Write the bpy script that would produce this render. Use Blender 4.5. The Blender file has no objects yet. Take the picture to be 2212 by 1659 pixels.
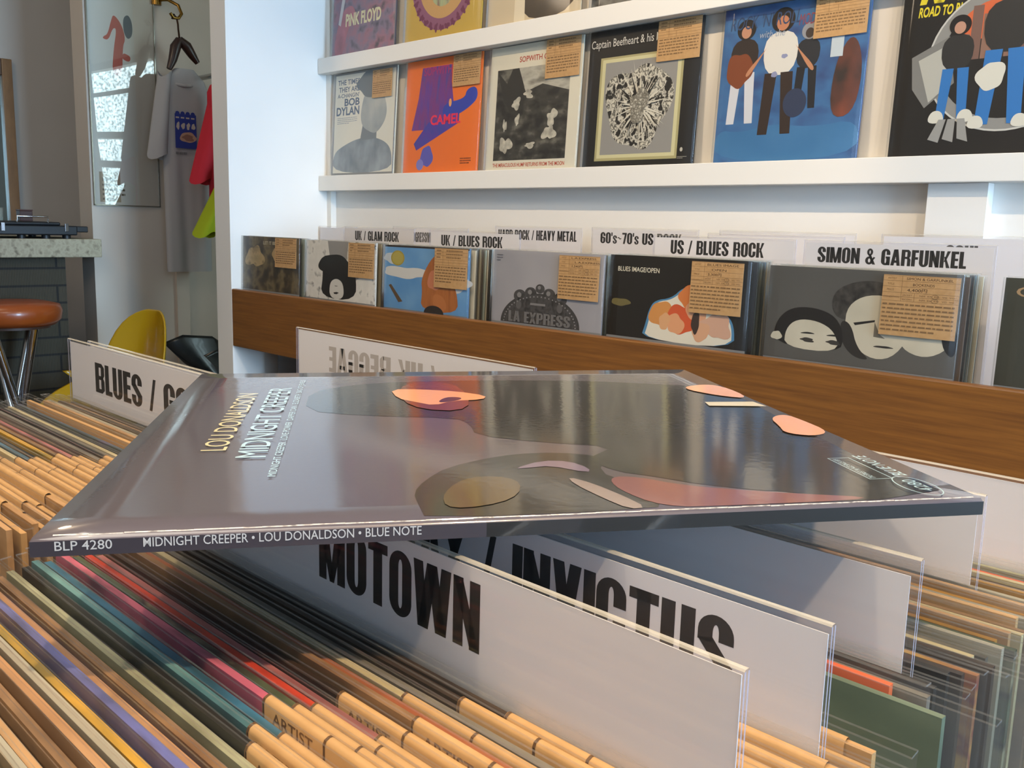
import bpy, math, random
from mathutils import Vector, Matrix
from math import sin, cos, pi, radians as R

SC = bpy.context.scene
COL = SC.collection
Z0 = 1.12                      # everything below is measured from the eye height; the floor is 1.12 m lower

# ------------------------------------------------------------------ camera
cam_d = bpy.data.cameras.new('camera')
cam = bpy.data.objects.new('camera', cam_d)
COL.objects.link(cam)
cam_d.sensor_fit = 'HORIZONTAL'
cam_d.sensor_width = 36.0
cam_d.lens = 2042.3 / 2212 * 36.0
cam_d.clip_start = 0.01
cam_d.clip_end = 60
right = Vector((0.7036, 0.7102, 0.0255)); down = Vector((0.1349, -0.0982, -0.986)); fwd = Vector((-0.6977, 0.6972, -0.1649))
m = Matrix.Identity(4)
for i in range(3):
    m[i][0] = right[i]; m[i][1] = -down[i]; m[i][2] = -fwd[i]
m.translation = Vector((0, 0, Z0))
cam.matrix_world = m
SC.camera = cam

# ------------------------------------------------------------------ exposure, world and lights
vs = SC.view_settings
vs.view_transform = 'Standard'; vs.look = 'None'; vs.gamma = 1.0; vs.use_curve_mapping = False
vs.exposure = 0.0
SC.cycles.transparent_max_bounces = 48
SC.cycles.max_bounces = 10

W = bpy.data.worlds.new('sky'); SC.world = W; W.use_nodes = True
bgn = W.node_tree.nodes['Background']
bgn.inputs['Color'].default_value = (0.60, 0.78, 1.0, 1); bgn.inputs['Strength'].default_value = 0.6


def add_light(name, kind, loc, target, power, colour, **kw):
    d = bpy.data.lights.new(name, kind)
    d.energy = power; d.color = colour
    for k, v in kw.items(): setattr(d, k, v)
    o = bpy.data.objects.new(name, d); COL.objects.link(o)
    o.location = Vector(loc) + Vector((0, 0, Z0))
    o.rotation_euler = (Vector(target) - Vector(loc)).to_track_quat('-Z', 'Y').to_euler()
    return o


WARM = (1.0, 0.78, 0.53)
COOL = (0.52, 0.74, 1.0)
# daylight from the shop front on the right
add_light('shopfront_daylight', 'AREA', (2.40, -0.75, 0.35), (-0.8, 0.5, 0.0), 33, COOL, shape='RECTANGLE', size=1.7, size_y=1.5)
add_light('shopfront_daylight', 'AREA', (2.40, 0.92, 0.35), (-2.6, 1.62, 0.25), 34, (0.46, 0.71, 1.0), shape='RECTANGLE', size=0.9, size_y=1.5, spread=R(75))
add_light('ceiling_spot', 'SPOT', (-0.20, 1.12, 1.40), (-2.6, 1.46, -0.10), 40, WARM, spot_size=R(30), spot_blend=0.8, shadow_soft_size=0.03)
# warm ceiling spots aimed at the wall of records and the bins
for x, tx, e, sz in ((-1.10, -1.60, 44, 58), (-0.30, -0.95, 50, 78), (0.55, -0.10, 58, 78)):
    add_light('ceiling_spot', 'SPOT', (x, 0.47, 1.40), (tx, 1.75, 0.20), e, (1.0, 0.755, 0.48), spot_size=R(sz), spot_blend=0.35, shadow_soft_size=0.022)
# warm ceiling spots over the record table
add_light('ceiling_spot', 'SPOT', (0.45, -0.06, 1.42), (-0.2, 0.28, -0.2), 130, (1.0, 0.74, 0.46), spot_size=R(62), spot_blend=0.6, shadow_soft_size=0.03)
add_light('ceiling_spot', 'SPOT', (-0.75, -0.30, 1.42), (-0.60, 0.2, -0.2), 42, WARM, spot_size=R(62), spot_blend=0.6, shadow_soft_size=0.03)
add_light('ceiling_bounce_fill', 'AREA', (-0.7, -0.5, 1.44), (-0.7, -0.45, 0), 20, (1.0, 0.90, 0.78), shape='RECTANGLE', size=1.6, size_y=1.0)  # unseen area light added as soft fill, stands in for ambient bounce
# dim lamp over the counter corner
add_light('counter_lamp', 'POINT', (-3.0, 0.2, 1.25), (-3, 0.2, 0), 14, (1.0, 0.80, 0.58), shadow_soft_size=0.12)

# ------------------------------------------------------------------ materials
MATS = {}


def lin(c):
    return c / 12.92 if c <= 0.04045 else ((c + 0.055) / 1.055) ** 2.4


def rgb(h):
    return tuple(lin(int(h[i:i + 2], 16) / 255) for i in (0, 2, 4)) + (1,)


def _new(name):
    mt = bpy.data.materials.new(name); mt.use_nodes = True
    nt = mt.node_tree
    return mt, nt, nt.nodes['Principled BSDF'], nt.nodes['Material Output']


def P(h, rough=0.5, metal=0.0, coat=0.0, spec=0.5):
    k = ('P', h, rough, metal, coat, spec)
    if k not in MATS:
        mt, nt, b, o = _new('paint_' + h)
        b.inputs['Base Color'].default_value = rgb(h)
        b.inputs['Roughness'].default_value = rough
        b.inputs['Metallic'].default_value = metal
        b.inputs['Coat Weight'].default_value = coat
        b.inputs['Coat Roughness'].default_value = 0.08
        b.inputs['Specular IOR Level'].default_value = spec
        MATS[k] = mt
    return MATS[k]


def ink(h): return P(h, 0.42, 0, 0, 0.35)


def mottle(cols, scale=(30, 30, 30), rough=0.42, detail=3, lo=0.3, hi=0.7, bump=0, const=False, coat=0.0):
    """printed or natural surface with irregular patches of the given colours"""
    k = ('M', tuple(cols), tuple(scale), rough, detail, lo, hi, bump, const, coat)
    if k in MATS: return MATS[k]
    mt, nt, b, o = _new('mottled_' + cols[0])
    tc = nt.nodes.new('ShaderNodeTexCoord'); mp = nt.nodes.new('ShaderNodeMapping')
    mp.inputs['Scale'].default_value = scale
    nt.links.new(tc.outputs['Object'], mp.inputs['Vector'])
    nz = nt.nodes.new('ShaderNodeTexNoise'); nz.inputs['Scale'].default_value = 1.0; nz.inputs['Detail'].default_value = detail
    nt.links.new(mp.outputs[0], nz.inputs['Vector'])
    cr = nt.nodes.new('ShaderNodeValToRGB'); el = cr.color_ramp.elements
    if const: cr.color_ramp.interpolation = 'CONSTANT'
    n = len(cols)
    while len(el) < n: el.new(0.5)
    for i, c in enumerate(cols):
        el[i].position = lo + (hi - lo) * i / max(1, n - 1); el[i].color = rgb(c)
    nt.links.new(nz.outputs['Fac'], cr.inputs['Fac'])
    nt.links.new(cr.outputs['Color'], b.inputs['Base Color'])
    b.inputs['Roughness'].default_value = rough
    b.inputs['Specular IOR Level'].default_value = 0.4
    b.inputs['Coat Weight'].default_value = coat
    b.inputs['Coat Roughness'].default_value = 0.1
    if bump:
        bp = nt.nodes.new('ShaderNodeBump'); bp.inputs['Strength'].default_value = bump; bp.inputs['Distance'].default_value = 0.002
        nt.links.new(nz.outputs['Fac'], bp.inputs['Height']); nt.links.new(bp.outputs[0], b.inputs['Normal'])
    MATS[k] = mt
    return mt


def gloss_print(h, scale=7):
    """glossy laminated card, very slightly wavy"""
    k = ('G', h)
    if k in MATS: return MATS[k]
    mt, nt, b, o = _new('laminated_' + h)
    b.inputs['Base Color'].default_value = rgb(h); b.inputs['Roughness'].default_value = 0.38
    b.inputs['Specular IOR Level'].default_value = 0.35
    b.inputs['Coat Weight'].default_value = 1.0; b.inputs['Coat IOR'].default_value = 1.75; b.inputs['Coat Roughness'].default_value = 0.08
    tc = nt.nodes.new('ShaderNodeTexCoord')
    nz = nt.nodes.new('ShaderNodeTexNoise'); nz.inputs['Scale'].default_value = 300; nz.inputs['Detail'].default_value = 4
    nt.links.new(tc.outputs['Object'], nz.inputs['Vector'])
    bp = nt.nodes.new('ShaderNodeBump'); bp.inputs['Strength'].default_value = 0.05; bp.inputs['Distance'].default_value = 0.0006
    nt.links.new(nz.outputs['Fac'], bp.inputs['Height'])
    nt.links.new(bp.outputs[0], b.inputs['Coat Normal'])
    MATS[k] = mt
    return mt


def plastic(name, haze=0.03, rough=0.12, tint=(0.97, 0.97, 0.96), gl=0.8, hazecol=(0.9, 0.9, 0.88)):
    k = ('PL', name)
    if k in MATS: return MATS[k]
    mt, nt, b, o = _new(name)
    nt.nodes.remove(b)
    tr = nt.nodes.new('ShaderNodeBsdfTransparent'); tr.inputs['Color'].default_value = tint + (1,)
    df = nt.nodes.new('ShaderNodeBsdfDiffuse'); df.inputs['Color'].default_value = hazecol + (1,)
    gs = nt.nodes.new('ShaderNodeBsdfGlossy'); gs.inputs['Roughness'].default_value = rough
    m1 = nt.nodes.new('ShaderNodeMixShader'); m1.inputs[0].default_value = haze
    nt.links.new(tr.outputs[0], m1.inputs[1]); nt.links.new(df.outputs[0], m1.inputs[2])
    lw = nt.nodes.new('ShaderNodeLayerWeight'); lw.inputs['Blend'].default_value = 0.5
    pw = nt.nodes.new('ShaderNodeMath'); pw.operation = 'POWER'; pw.inputs[1].default_value = 5.0
    nt.links.new(lw.outputs['Facing'], pw.inputs[0])
    mu = nt.nodes.new('ShaderNodeMath'); mu.operation = 'MULTIPLY_ADD'; mu.inputs[1].default_value = 0.9 * gl; mu.inputs[2].default_value = 0.04 * gl
    mu.use_clamp = True
    nt.links.new(pw.outputs[0], mu.inputs[0])
    m2 = nt.nodes.new('ShaderNodeMixShader')
    nt.links.new(mu.outputs[0], m2.inputs[0]); nt.links.new(m1.outputs[0], m2.inputs[1]); nt.links.new(gs.outputs[0], m2.inputs[2])
    nt.links.new(m2.outputs[0], o.inputs['Surface'])
    MATS[k] = mt
    return mt


SLEEVE = plastic('clear_sleeve', 0.014, 0.16, gl=0.28)
COVERFILM = plastic('clear_film', 0.015, 0.10, gl=0.5)
ACRYL = plastic('clear_acrylic', 0.02, 0.05, (0.97, 0.97, 0.98), 1.3)
ACEDGE = plastic('acrylic_edge', 0.55, 0.08, (0.75, 0.75, 0.85), 0.9, (0.55, 0.53, 0.62))
ACTOP = plastic('acrylic_top_edge', 0.40, 0.08, (0.95, 0.95, 0.9), 0.9, (0.85, 0.80, 0.68))
FOLD = plastic('sleeve_fold', 0.14, 0.10, (0.9, 0.9, 0.9), 0.9, (0.85, 0.84, 0.8))
PAPER = P('E8E6E7', 0.45)
WHITE = P('E6E3DC', 0.5)
WALLW = mottle(['E2DFD9', 'E8E5DF'], (3, 3, 3), 0.6, 2)
KRAFT = mottle(['B68E5C', 'C29A68'], (120, 120, 120), 0.6, 4)
BLACK = P('15120F', 0.4)


def wood(name, c1, c2, scale, rough=0.4, coat=0.1):
    k = ('W', name)
    if k in MATS: return MATS[k]
    mt, nt, b, o = _new(name)
    tc = nt.nodes.new('ShaderNodeTexCoord'); mp = nt.nodes.new('ShaderNodeMapping'); mp.inputs['Scale'].default_value = scale
    nt.links.new(tc.outputs['Object'], mp.inputs['Vector'])
    nz = nt.nodes.new('ShaderNodeTexNoise'); nz.inputs['Scale'].default_value = 1; nz.inputs['Detail'].default_value = 6; nz.inputs['Roughness'].default_value = 0.65
    nt.links.new(mp.outputs[0], nz.inputs['Vector'])
    cr = nt.nodes.new('ShaderNodeValToRGB'); e = cr.color_ramp.elements
    e[0].position = 0.3; e[0].color = rgb(c1); e[1].position = 0.7; e[1].color = rgb(c2)
    nt.links.new(nz.outputs['Fac'], cr.inputs['Fac']); nt.links.new(cr.outputs['Color'], b.inputs['Base Color'])
    b.inputs['Roughness'].default_value = rough; b.inputs['Coat Weight'].default_value = coat; b.inputs['Coat Roughness'].default_value = 0.25
    bp = nt.nodes.new('ShaderNodeBump'); bp.inputs['Strength'].default_value = 0.15; bp.inputs['Distance'].default_value = 0.001
    nt.links.new(nz.outputs['Fac'], bp.inputs['Height']); nt.links.new(bp.outputs[0], b.inputs['Normal'])
    MATS[k] = mt
    return mt


TEAK = wood('teak_veneer', '6B4422', '8C5C2A', (6, 90, 160))
DARKWOOD = wood('dark_plinth', '2E1D14', '3D281B', (6, 60, 60), 0.5)
BINWOOD = wood('bin_wood', '5E4022', '7A552C', (8, 60, 60), 0.5)
FLOORW = wood('floor_boards', '4A3A2C', '5E4B39', (3, 30, 30), 0.45)


# ------------------------------------------------------------------ mesh building
class MB:
    def __init__(s): s.v = []; s.f = []; s.fm = []; s.mats = []; s.sm = []

    def mi(s, mt):
        if mt not in s.mats: s.mats.append(mt)
        return s.mats.index(mt)

    def face(s, pts, mt, smooth=False):
        n = len(s.v); s.v += [tuple(p) for p in pts]
        s.f.append(tuple(range(n, n + len(pts)))); s.fm.append(s.mi(mt)); s.sm.append(smooth)

    def grid(s, rows, mt, smooth=True, closed=False):
        n0 = len(s.v); nr = len(rows); nc = len(rows[0])
        for r in rows: s.v += [tuple(p) for p in r]
        k = s.mi(mt)
        for i in range(nr - 1):
            for j in range(nc if closed else nc - 1):
                a = n0 + i * nc + j; b = n0 + i * nc + (j + 1) % nc
                s.f.append((a, b, b + nc, a + nc)); s.fm.append(k); s.sm.append(smooth)

    def hexa(s, p, mt, mts=None):
        """p: 8 corners, bottom 4 then top 4 (counter clockwise); mts may override faces bottom,top,front,right,back,left"""
        n = len(s.v); s.v += [tuple(q) for q in p]
        fs = [(3, 2, 1, 0), (4, 5, 6, 7), (0, 1, 5, 4), (1, 2, 6, 5), (2, 3, 7, 6), (3, 0, 4, 7)]
        for i, f in enumerate(fs):
            s.f.append(tuple(n + a for a in f)); s.fm.append(s.mi((mts or {}).get(i, mt))); s.sm.append(False)

    def box(s, x0, x1, y0, y1, z0, z1, mt, mts=None):
        s.hexa([(x0, y0, z0), (x1, y0, z0), (x1, y1, z0), (x0, y1, z0), (x0, y0, z1), (x1, y0, z1), (x1, y1, z1), (x0, y1, z1)], mt, mts)

    def tube(s, pts, r, mt, n=10):
        pts = [Vector(p) for p in pts]; rows = []
        for i, p in enumerate(pts):
            d = (pts[min(i + 1, len(pts) - 1)] - pts[max(i - 1, 0)]).normalized()
            a = d.orthogonal().normalized() if i == 0 else (a - d * a.dot(d)).normalized()
            b = d.cross(a); rr = r[i] if isinstance(r, (list, tuple)) else r
            rows.append([p + (a * cos(2 * pi * j / n) + b * sin(2 * pi * j / n)) * rr for j in range(n)])
        s.grid(rows, mt, True, True)
        s.face(rows[0][::-1], mt); s.face(rows[-1], mt)

    def lathe(s, prof, c, mt, n=40):
        rows = [[(c[0] + r * cos(2 * pi * j / n), c[1] + r * sin(2 * pi * j / n), c[2] + z) for j in range(n)] for r, z in prof]
        s.grid(rows, mt, True, True)
        if prof[0][0] > 1e-4: s.face(rows[0][::-1], mt)
        if prof[-1][0] > 1e-4: s.face(rows[-1], mt)

    def build(s, name, parent=None, base=None, bevel=0, solid=0, subsurf=0):
        if base is None:
            if parent is not None: base = parent['_b']
            else:
                xs, ys, zs = zip(*s.v); base = ((min(xs) + max(xs)) / 2, (min(ys) + max(ys)) / 2, min(zs))
        me = bpy.data.meshes.new(name)
        me.from_pydata([(a - base[0], b - base[1], c - base[2]) for a, b, c in s.v], [], s.f)
        for mt in s.mats: me.materials.append(mt)
        me.polygons.foreach_set('material_index', s.fm); me.polygons.foreach_set('use_smooth', s.sm); me.update()
        o = bpy.data.objects.new(name, me); COL.objects.link(o)
        o['_b'] = base
        if parent is not None:
            o.parent = parent
            pb = parent['_b']; o.location = (base[0] - pb[0], base[1] - pb[1], base[2] - pb[2])
        else: o.location = (base[0], base[1], base[2] + Z0)
        if solid:
            md = o.modifiers.new('solid', 'SOLIDIFY'); md.thickness = solid
        if bevel:
            md = o.modifiers.new('bevel', 'BEVEL'); md.width = bevel; md.segments = 2; md.limit_method = 'ANGLE'; md.harden_normals = False
        if subsurf:
            md = o.modifiers.new('sub', 'SUBSURF'); md.levels = subsurf; md.render_levels = subsurf
        return o


def thing(name, base, label, cat, group=None):
    o = bpy.data.objects.new(name, None); COL.objects.link(o)
    o.empty_display_size = 0.05
    o.location = (base[0], base[1], base[2] + Z0); o['_b'] = tuple(base)
    return tag(o, label, cat, group)


def tag(o, label, cat, group=None):
    o['label'] = label; o['category'] = cat
    if group: o['group'] = group
    return o


def struct(mb, name, label=None, cat=None, **k):
    o = mb.build(name, **k); o['kind'] = 'structure'
    if label: o['label'] = label
    if cat: o['category'] = cat
    return o


class Frame:
    """a flat sheet: origin at its lower left, U to the right, W up, N toward the viewer; size in metres"""
    def __init__(s, o, U, Wd, w, h, off=0.0):
        s.o = Vector(o); s.U = Vector(U).normalized(); s.W = Vector(Wd).normalized(); s.N = s.U.cross(s.W).normalized()
        s.w = w; s.h = h; s.k = 0; s.off = off

    def p(s, u, v, d=0.0): return s.o + s.U * u + s.W * v + s.N * (d + s.off)

    def lay(s): s.k += 1; return 0.000025 * s.k


def ell(cx, cy, rx, ry, rot=0, n=30):
    c, q = cos(rot), sin(rot)
    return [(cx + rx * cos(t) * c - ry * sin(t) * q, cy + rx * cos(t) * q + ry * sin(t) * c) for t in [2 * pi * i / n for i in range(n)]]


def blob(cx, cy, rx, ry, seed=0, j=0.18, n=36):
    rr = random.Random(seed); ph = [rr.uniform(0, 6.28) for _ in range(4)]
    out = []
    for i in range(n):
        t = 2 * pi * i / n
        k = 1 + j * (0.5 * sin(2 * t + ph[0]) + 0.35 * sin(3 * t + ph[1]) + 0.3 * sin(5 * t + ph[2]))
        out.append((cx + rx * k * cos(t), cy + ry * k * sin(t)))
    return out


def rect(a, b, c, d): return [(a, b), (c, b), (c, d), (a, d)]


def smooth_poly(pts, it=2):
    for _ in range(it):
        q = []
        for i in range(len(pts)):
            a = pts[i]; b = pts[(i + 1) % len(pts)]
            q += [(0.75 * a[0] + 0.25 * b[0], 0.75 * a[1] + 0.25 * b[1]), (0.25 * a[0] + 0.75 * b[0], 0.25 * a[1] + 0.75 * b[1])]
        pts = q
    return pts


# --- lettering: heavy condensed block capitals drawn as overlapping strokes
def _arch(x0, x1, y, h, s, t, up=True, n=12):
    cx = (x0 + x1) / 2; a = (x1 - x0) / 2; sg = 1 if up else -1; out = []
    for i in range(n):
        t0, t1 = pi * i / n, pi * (i + 1) / n
        out.append([(cx + a * cos(t0), y + sg * h * sin(t0)), (cx + a * cos(t1), y + sg * h * sin(t1)),
                    (cx + (a - s) * cos(t1), y + sg * (h - t) * sin(t1)), (cx + (a - s) * cos(t0), y + sg * (h - t) * sin(t0))])
    return out


def _glyph(c):
    w, s = 0.52, 0.215
    r = lambda a, b, x, y: [rect(a, b, x, y)]
    top = lambda ww=w: _arch(0, ww, 0.76, 0.25, s, 0.13)
    bot = lambda ww=w: _arch(0, ww, 0.24, 0.25, s, 0.13, False)
    if c == 'A': return 0.56, [[(0, 0), (.19, 0), (.35, 1), (.16, 1)], [(.56, 0), (.37, 0), (.21, 1), (.40, 1)], rect(.14, .17, .42, .32)]
    if c == 'B': return w, r(0, 0, s, 1) + r(s, .86, .38, 1) + r(s, .45, .40, .58) + r(s, 0, .38, .14) + [[(.33, .5), (.44, .5), (w, .62), (w, .88), (.38, 1), (.33, .9)], [(.33, .52), (.44, .54), (w, .42), (w, .12), (.38, 0), (.33, .1)]]
    if c == 'C': return w, top() + bot() + r(0, .24, s, .76) + r(w - s, .60, w, .76) + r(w - s, .24, w, .40)
    if c == 'D': return w, r(0, 0, s, 1) + r(s, .87, .36, 1) + r(s, 0, .36, .13) + [[(.33, 1), (.38, 1), (w, .84), (w, .16), (.38, 0), (.33, 0)]]
    if c == 'E': return .40, r(0, 0, s, 1) + r(s, .84, .40, 1) + r(s, .44, .38, .58) + r(s, 0, .40, .16)
    if c == 'F': return .39, r(0, 0, s, 1) + r(s, .84, .39, 1) + r(s, .42, .37, .57)
    if c == 'G': return w, top() + bot() + r(0, .24, s, .76) + r(w - s, .64, w, .76) + r(w - s, 0, w, .54) + r(.26, .42, w, .54)
    if c == 'H': return .54, r(0, 0, s, 1) + r(.325, 0, .54, 1) + r(s, .44, .35, .60)
    if c == 'I': return .19, r(0, 0, s, 1)
    if c == 'K': return .55, r(0, 0, s, 1) + [[(s, .36), (.37, 1), (.55, 1), (.30, .36)], [(s, .66), (.30, .66), (.56, 0), (.36, 0)]]
    if c == 'L': return .38, r(0, 0, s, 1) + r(s, 0, .38, .16)
    if c == 'M': return .72, r(0, 0, .21, 1) + r(.51, 0, .72, 1) + [[(.0, 1), (.24, 1), (.42, 0), (.30, 0)], [(.72, 1), (.48, 1), (.30, 0), (.42, 0)]]
    if c == 'N': return .54, r(0, 0, .205, 1) + r(.335, 0, .54, 1) + [[(0, 1), (.19, 1), (.54, 0), (.35, 0)]]
    if c in 'O0': return w, top() + bot() + r(0, .24, s, .76) + r(w - s, .24, w, .76)
    if c == 'P': return w, r(0, 0, s, 1) + r(s, .86, .36, 1) + r(s, .38, .36, .52) + [[(.33, 1), (.38, 1), (w, .86), (w, .52), (.38, .38), (.33, .38)]]
    if c == 'R': return .54, r(0, 0, s, 1) + r(s, .86, .36, 1) + r(s, .44, .36, .57) + [[(.33, 1), (.40, 1), (w, .88), (w, .60), (.44, .48), (.33, .46)], [(.28, .52), (.46, .52), (.54, .40), (.54, 0), (.35, 0), (.35, .40)]]
    if c == 'S': return w, top() + bot() + r(0, .62, s, .76) + r(w - s, .66, w, .76) + r(w - s, .24, w, .38) + r(0, .24, s, .34) + [[(0, .64), (s, .70), (w, .36), (w - s, .30)]]
    if c == 'T': return .48, r(0, .84, .48, 1) + r(.13, 0, .35, 1)
    if c == 'U': return w, bot() + r(0, .24, s, 1) + r(w - s, .24, w, 1)
    if c == 'V': return .54, [[(0, 1), (.215, 1), (.38, 0), (.16, 0)], [(.54, 1), (.325, 1), (.16, 0), (.38, 0)]]
    if c == 'W': return .82, [[(0, 1), (.21, 1), (.33, 0), (.10, 0)], [(.10, 0), (.33, 0), (.52, 1), (.30, 1)], [(.30, 1), (.52, 1), (.72, 0), (.49, 0)], [(.49, 0), (.72, 0), (.82, 1), (.61, 1)]]
    if c == 'X': return .54, [[(0, 0), (.19, 0), (.54, 1), (.35, 1)], [(0, 1), (.19, 1), (.54, 0), (.35, 0)]]
    if c == 'Y': return .54, [[(0, 1), (.19, 1), (.36, .38), (.18, .38)], [(.54, 1), (.35, 1), (.18, .38), (.36, .38)], rect(.175, 0, .365, .44)]
    if c == '/': return .34, [[(0, 0), (.13, 0), (.34, 1), (.21, 1)]]
    if c == '6': return w, top() + bot() + r(0, .24, s, .76) + r(w - s, .66, w, .76) + r(w - s, .24, w, .44) + _arch(.0, w, .42, .18, s, .12)
    if c == '7': return .46, r(0, .84, .46, 1) + [[(.10, 0), (.29, 0), (.46, .86), (.27, .86)]]
    if c == 's': return .42, [[(a * .81, b * .74) for a, b in q] for q in _glyph('S')[1]]
    if c == "'": return .13, r(0, .68, .13, 1)
    if c == '~': return .44, _arch(0, .24, .5, .1, .10, .09) + _arch(.15, .42, .5, .1, .10, .09, False)
    if c == '&': return .60, _arch(.08, .44, .78, .22, .14, .12) + _arch(.08, .44, .78, .24, .14, .12, False) + _arch(0, .48, .24, .25, .17, .13, False) + _arch(0, .48, .24, .26, .17, .13) + [[(.16, .62), (.30, .66), (.62, 0), (.44, 0)], [(.40, .30), (.48, .26), (.60, .44), (.48, .48)]]
    return 0.26, []


def block(mb, fr, text, x, y, h, mt, w=None, mirror=False):
    polys = []; cx = 0
    for c in text:
        gw, ps = _glyph(c)
        polys += [[(cx + a, b) for a, b in q] for q in ps]; cx += gw + 0.045
    tot = cx - 0.045; sx = (w / tot) if w else h
    d = fr.lay()
    for q in polys:
        mb.face([fr.p(x + ((tot - a) if mirror else a) * sx, y + b * h, d) for a, b in q], mt)


_TC = {}


def txt(mb, fr, text, x, y, h, mt, w=None, bold=0.0, shear=0.0, lift=True):
    """ordinary lettering from the built-in font, fitted to cap height h and width w"""
    k = (text, bold, shear)
    if k not in _TC:
        cu = bpy.data.curves.new('letters', 'FONT'); cu.body = text; cu.offset = bold; cu.resolution_u = 3; cu.shear = shear
        ob = bpy.data.objects.new('letters', cu); COL.objects.link(ob)
        me = ob.to_mesh() if False else bpy.data.meshes.new_from_object(ob.evaluated_get(bpy.context.evaluated_depsgraph_get()))
        vs_ = [(v.co.x, v.co.y) for v in me.vertices]; fs_ = [tuple(p.vertices) for p in me.polygons]
        bpy.data.objects.remove(ob); bpy.data.curves.remove(cu); bpy.data.meshes.remove(me)
        _TC[k] = (vs_, fs_)
    vs_, fs_ = _TC[k]
    if not vs_: return
    x0 = min(a for a, b in vs_); x1 = max(a for a, b in vs_)
    cap = 0.72; sx = w / (x1 - x0) if w else h / cap
    d = fr.lay() if lift else 0.000025 * fr.k
    n = len(mb.v); kx = mb.mi(mt)
    mb.v += [tuple(fr.p(x + (a - x0) * sx, y + b * h / cap, d)) for a, b in vs_]
    for f in fs_: mb.f.append(tuple(n + i for i in f)); mb.fm.append(kx); mb.sm.append(False)


def draw(mb, fr, pts, mt):
    d = fr.lay()
    if isinstance(mt, str): mt = ink(mt)
    mb.face([fr.p(u * fr.w, v * fr.h, d) for u, v in pts], mt)


def bars(mb, fr, x0, x1, y0, y1, n, mt, seed=0, thick=0.45):
    """lines of writing too small to read, as broken strokes"""
    rr = random.Random(seed); d = fr.lay(); st = (y1 - y0) / n
    for i in range(n):
        yy = y1 - st * (i + 0.5); x = x0; last = x1 - (rr.uniform(.1, .5) * (x1 - x0) if i == n - 1 else 0)
        while x < last:
            l = rr.uniform(.04, .11) * (x1 - x0); e = min(x + l, last)
            mb.face([fr.p(x, yy - st * thick / 2, d), fr.p(e, yy - st * thick / 2, d), fr.p(e, yy + st * thick / 2, d), fr.p(x, yy + st * thick / 2, d)], mt)
            x = e + rr.uniform(.01, .025) * (x1 - x0)


INK_T = P('80603A', 0.6)


def price_tag(parent, fr, x0, y0, w, h, full=None, seed=0, thick=0.0006, two=False, label=None):
    """printed kraft paper tag; fr is the frame of the jacket front"""
    mb = MB(); f2 = Frame(fr.p(x0, y0, 0.0008), fr.U, fr.W, w, h)
    q = [f2.p(0, 0, -thick), f2.p(w, 0, -thick), f2.p(w, 0, 0), f2.p(0, 0, 0), f2.p(0, h, -thick), f2.p(w, h, -thick), f2.p(w, h, 0), f2.p(0, h, 0)]
    mb.hexa([q[3], q[2], q[1], q[0], q[7], q[6], q[5], q[4]], KRAFT)
    f2.k = 1
    rows = [0.905, 0.81, 0.715, 0.645, 0.575]
    t = 0.0005 if full else 0.0007
    d = f2.lay()
    L = INK_T
    for v in [1.0 - 0.012] + rows:
        mb.face([f2.p(0.0, v * h - t / 2, d), f2.p(w, v * h - t / 2, d), f2.p(w, v * h + t / 2, d), f2.p(0, v * h + t / 2, d)], L)
    for u, v0, v1 in ((0.255, 0.575, 0.99), (0.43, 0.575, 0.715)):
        mb.face([f2.p(u * w - t / 2, v0 * h, d), f2.p(u * w + t / 2, v0 * h, d), f2.p(u * w + t / 2, v1 * h, d), f2.p(u * w - t / 2, v1 * h, d)], L)
    th = 0.038 * h
    if full:
        a, b, c = full
        for i, (s_, e) in enumerate((('ARTIST', a), ('TITLE', b), ('PRICE', c))):
            yy = (0.93, 0.835, 0.742)[i] * h
            txt(mb, f2, s_, 0.06 * w, yy, th * .9, L, None)
            if e: txt(mb, f2, e, (0.31 if i == 0 else 0.40 if i == 1 else 0.33) * w, yy - (.004 * h), th * (1.15 if i < 2 else 1.3), P('4A321C', .6), (0.56 if i == 0 else 0.28 if i == 1 else 0.26) * w if len(e) < 9 else 0.60 * w)
        txt(mb, f2, 'CONDITION', 0.02 * w, 0.625 * h, th * .8, L, 0.215 * w)
        txt(mb, f2, 'JACKET', 0.275 * w, 0.665 * h, th * .7, L, 0.13 * w); txt(mb, f2, 'RECORD', 0.275 * w, 0.595 * h, th * .7, L, 0.13 * w)
        for yy in (0.665, 0.595):
            txt(mb, f2, 'NM  EX  EX-  VG  VG-', 0.50 * w, yy * h, th * .7, L, 0.46 * w)
            dd = f2.lay(); c0 = ell(.70 * w, yy * h + .012 * h, .045 * w, .034 * h); c1 = ell(.70 * w, yy * h + .012 * h, .040 * w, .028 * h)
            for i in range(30): mb.face([f2.p(*c0[i], dd), f2.p(*c0[(i + 1) % 30], dd), f2.p(*c1[(i + 1) % 30], dd), f2.p(*c1[i], dd)], L)
        bars(mb, f2, .02 * w, .96 * w, .06 * h, .555 * h, 7, L, seed, 0.36)
    else:
        bars(mb, f2, .06 * w, .20 * w, .73 * h, .98 * h, 3, L, seed, .4); bars(mb, f2, .36 * w, .85 * w, .73 * h, .98 * h, 3, L, seed + 1, .4)
        bars(mb, f2, .04 * w, .95 * w, .12 * h, .56 * h, 6, L, seed + 2, .45)
    return mb.build('price_tag', parent)


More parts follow.
